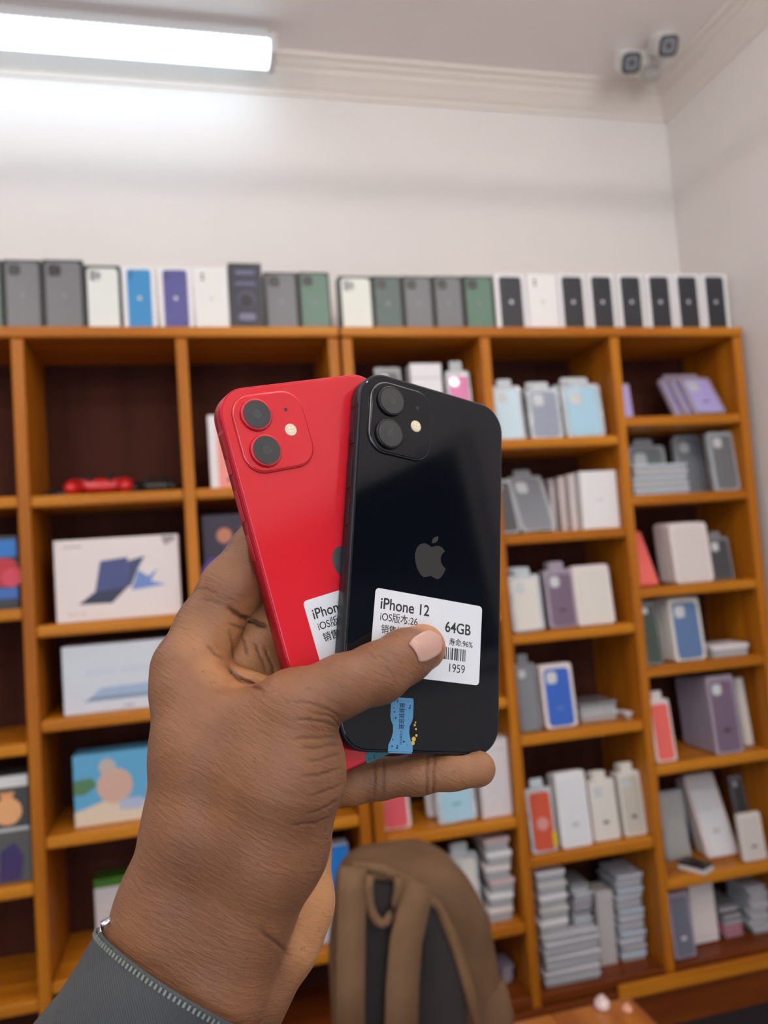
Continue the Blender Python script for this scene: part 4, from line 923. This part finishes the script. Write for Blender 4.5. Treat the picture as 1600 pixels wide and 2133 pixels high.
def skin_material():
    m = bpy.data.materials.new('brown_skin'); m.use_nodes = True; nt = m.node_tree; b = nt.nodes['Principled BSDF']
    L = nt.links.new
    def nd(t, **k):
        n = nt.nodes.new(t)
        for a, v in k.items(): n.inputs[a].default_value = v
        return n
    tc = nd('ShaderNodeTexCoord')
    n1 = nd('ShaderNodeTexNoise', Scale=38., Detail=4.); L(tc.outputs['Object'], n1.inputs['Vector'])
    pa = nt.nodes.new('ShaderNodeAttribute'); pa.attribute_name = 'palm'
    fo = nt.nodes.new('ShaderNodeAttribute'); fo.attribute_name = 'fold'
    def mix(a, b_, f, mode='MIX'):
        x = nt.nodes.new('ShaderNodeMix'); x.data_type = 'RGBA'; x.blend_type = mode
        for i, v in ((6, a), (7, b_)):
            if isinstance(v, tuple): x.inputs[i].default_value = (*v, 1)
            else: L(v, x.inputs[i])
        if isinstance(f, float): x.inputs[0].default_value = f
        else: L(f, x.inputs[0])
        return x.outputs[2]
    mr = nd('ShaderNodeMapRange', **{'From Min': .35, 'From Max': .65}); L(n1.outputs[0], mr.inputs[0])
    dors = mix((.27, .116, .053), (.205, .087, .042), mr.outputs[0])
    palm = mix((.58, .285, .12), (.46, .21, .09), mr.outputs[0])
    col = mix(dors, palm, pa.outputs['Fac'])
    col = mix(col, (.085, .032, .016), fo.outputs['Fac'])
    n4 = nd('ShaderNodeTexNoise', Scale=420., Detail=2.); L(tc.outputs['Object'], n4.inputs['Vector'])
    mr2 = nd('ShaderNodeMapRange', **{'From Min': .66, 'From Max': .74, 'To Max': .35}); L(n4.outputs[0], mr2.inputs[0])
    col = mix(col, (.12, .05, .03), mr2.outputs[0])
    L(col, b.inputs['Base Color'])
    b.inputs['Roughness'].default_value = .46; b.inputs['Specular IOR Level'].default_value = .42
    b.inputs['Subsurface Weight'].default_value = .12; b.inputs['Subsurface Radius'].default_value = (1, .35, .2); b.inputs['Subsurface Scale'].default_value = .004
    # fine lines: stretched noise bands + cell pattern
    mr0 = nd('ShaderNodeMapping'); mr0.inputs['Rotation'].default_value = (0, math.radians(-32), 0); L(tc.outputs['Object'], mr0.inputs[0])
    mp = nd('ShaderNodeMapping'); mp.inputs['Scale'].default_value = (170, 170, 850)
    L(mr0.outputs[0], mp.inputs[0])
    n2 = nd('ShaderNodeTexNoise', Scale=1., Detail=3.); n2.inputs['Distortion'].default_value = .6; L(mp.outputs[0], n2.inputs['Vector'])
    vo = nd('ShaderNodeTexVoronoi', Scale=1500.); vo.feature = 'DISTANCE_TO_EDGE'; L(tc.outputs['Object'], vo.inputs['Vector'])
    ad = nt.nodes.new('ShaderNodeMath'); ad.operation = 'MULTIPLY_ADD'; ad.inputs[1].default_value = .35
    L(vo.outputs['Distance'], ad.inputs[0]); L(n2.outputs[0], ad.inputs[2])
    bp = nd('ShaderNodeBump', Strength=.8, Distance=.0005); L(ad.outputs[0], bp.inputs['Height']); L(bp.outputs[0], b.inputs['Normal'])
    return m
SKIN = skin_material()
person = thing('person', 'left hand and forearm of a person in a grey zip-cuffed sleeve, holding up two phones', 'person', tuple(cam2w(near(300, 2300, 250))))
def to_parent(o):
    o.parent = person; o.matrix_parent_inverse = Matrix.Translation(-Vector(person.location)); return o
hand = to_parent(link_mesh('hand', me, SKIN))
# thumb nail: a curved plate laid on the thumb tip
def cmesh(name, verts, faces, m, parent, smooth=True):
    me = bpy.data.meshes.new(name); me.from_pydata([tuple(RM.T @ (np.array(v)/1000)+EYE) for v in verts], [], faces); me.update()
    if smooth:
        for p in me.polygons: p.use_smooth = True
    o = link_mesh(name, me, m); o.parent = parent
    if parent is person: o.matrix_parent_inverse = Matrix.Translation(-Vector(person.location))
    return o
def surf_depth(u, v):
    d = np.hypot(PXU-u, PXV-v); m = (d < 5) & (NV[:, 2] < 0)
    return (V[m, 2]).min() if m.any() else None
vs_, fs_ = [], []
NR, NC = 15, 13
base = 281.0
for i in range(NR):
    for j in range(NC):
        s = -1+2*i/(NR-1); t_ = -1+2*j/(NC-1)
        half = (1-max(0, s)**3.2*.72)*(1-max(0, -s)**4*.30)
        a = s*31*(1-.10*t_*t_*(1 if s > 0 else -1.2)); b = t_*29*half
        u, v = 892+a*.86+b*.50, 1343-a*.50+b*.86
        dd = surf_depth(u, v)
        base = dd if dd is not None else base
        vs_.append(N(u, v, base-.35+.25*t_**4))
for i in range(NR-1):
    for j in range(NC-1): fs_.append((i*NC+j, (i+1)*NC+j, (i+1)*NC+j+1, i*NC+j+1))
Z_ = np.array([p[2] for p in vs_]).reshape(NR, NC)
for _ in range(6): Zp = np.pad(Z_, 1, 'edge'); Z_ = (Zp[1:-1, 1:-1]*2+Zp[:-2, 1:-1]+Zp[2:, 1:-1]+Zp[1:-1, :-2]+Zp[1:-1, 2:])/6
vs_ = [p*(z/p[2]) for p, z in zip(vs_, Z_.ravel())]
nail = cmesh('thumb_nail', vs_, fs_, mat('nail', (.50, .29, .235), .3, coat=.25), hand)
nail['label'] = 'pale pink thumb nail'
so = nail.modifiers.new('thickness', 'SOLIDIFY'); so.thickness = .0006; so.offset = 0
c0 = N(400, 2048, 265); ax_ = np.array([-.52, -.85, -.10]); ax_ /= np.linalg.norm(ax_)
e1 = 36.5*np.array([.85, -.52, 0]); e2 = np.array([4.0, 11.5, -27.0])
NT = 72
def rim(t, grow, off=0):
    R = []
    for i in range(NT):
        th = 2*PI*i/NT; wob = 1+.012*math.sin(3*th+t*.12)+.01*math.sin(5*th-t*.2)
        R.append(c0+ax_*t+(e1*math.cos(th)*(1+off/36)+e2*math.sin(th)*(1+off/27))*(1+grow*t)*wob)
    return R
rows = [rim(10, .001, -1.6), rim(1.5, .001, -1.5), rim(-.6, .001, -.9), rim(-.6, .001, -.3), rim(.6, .001, 0)]+[rim(t, .0012, 0) for t in (6, 14, 24, 36, 50, 66, 84, 104)]
vs_ = [p for r in rows for p in r]; fs_ = []
for k in range(len(rows)-1):
    for i in range(NT): fs_.append((k*NT+i, k*NT+(i+1) % NT, (k+1)*NT+(i+1) % NT, (k+1)*NT+i))
def sleeve_mat():
    m = mat('grey_ribbed_cloth', (.055, .059, .063), .6); nt = m.node_tree; b = nt.nodes['Principled BSDF']
    tc = nt.nodes.new('ShaderNodeTexCoord'); wv = nt.nodes.new('ShaderNodeTexWave'); wv.inputs['Scale'].default_value = 420; wv.inputs['Distortion'].default_value = .4
    mp = nt.nodes.new('ShaderNodeMapping'); mp.inputs['Rotation'].default_value = (0, math.radians(14), 0)
    bp = nt.nodes.new('ShaderNodeBump'); bp.inputs['Strength'].default_value = .3; bp.inputs['Distance'].default_value = .0003
    nt.links.new(tc.outputs['Object'], mp.inputs[0]); nt.links.new(mp.outputs[0], wv.inputs['Vector']); nt.links.new(wv.outputs[0], bp.inputs['Height']); nt.links.new(bp.outputs[0], b.inputs['Normal'])
    return m
sleeve = cmesh('sleeve', vs_, fs_, sleeve_mat(), person)
sleeve['label'] = 'dark grey jacket sleeve with a zip round the cuff'
# zip teeth standing along the cuff edge
verts, faces = [], []
npt = 400; ring = []
for i in range(npt):
    th = 2*PI*i/npt; wob = 1+.012*math.sin(3*th)+.01*math.sin(5*th)
    ring.append(c0+ax_*1.2+(e1*math.cos(th)*(1+.5/36)+e2*math.sin(th)*(1+.5/27))*wob)
acc = 0; last = ring[0]
for i in range(npt):
    p = ring[i]; acc += np.linalg.norm(p-last); last = p
    if acc < 1.45: continue
    acc = 0
    d = ring[(i+1) % npt]-ring[i-1]; d /= np.linalg.norm(d); o_ = p-(c0+ax_*1.2); o_ /= np.linalg.norm(o_); u_ = np.cross(d, o_)
    k = len(verts)
    for a in (-.38, .38):
        for b in (-.75, .75):
            for c_ in (-.35, .45): verts.append(p+d*a+u_*b+o_*c_)
    faces += [(k, k+1, k+3, k+2), (k+4, k+6, k+7, k+5), (k, k+4, k+5, k+1), (k+2, k+3, k+7, k+6), (k, k+2, k+6, k+4), (k+1, k+5, k+7, k+3)]
zt = cmesh('zip_teeth', verts, faces, mat('zip_metal', (.20, .22, .20), .5, metal=.4), sleeve, False)
zt['label'] = 'silver-grey zip teeth'
bm = tube(bmesh.new(), [Vector(RM.T @ (N(u, v, d)/1000)+EYE) for u, v, d in ((214, 1958, 258), (206, 1940, 257), (214, 1924, 257), (228, 1916, 258), (236, 1922, 259), (232, 1940, 260), (222, 1956, 260))], .0011, 8, True)
zp = obj('zip_pull', bm, mat('pull_metal', (.6, .62, .64), .25, metal=1), None, True)
zp.parent = sleeve
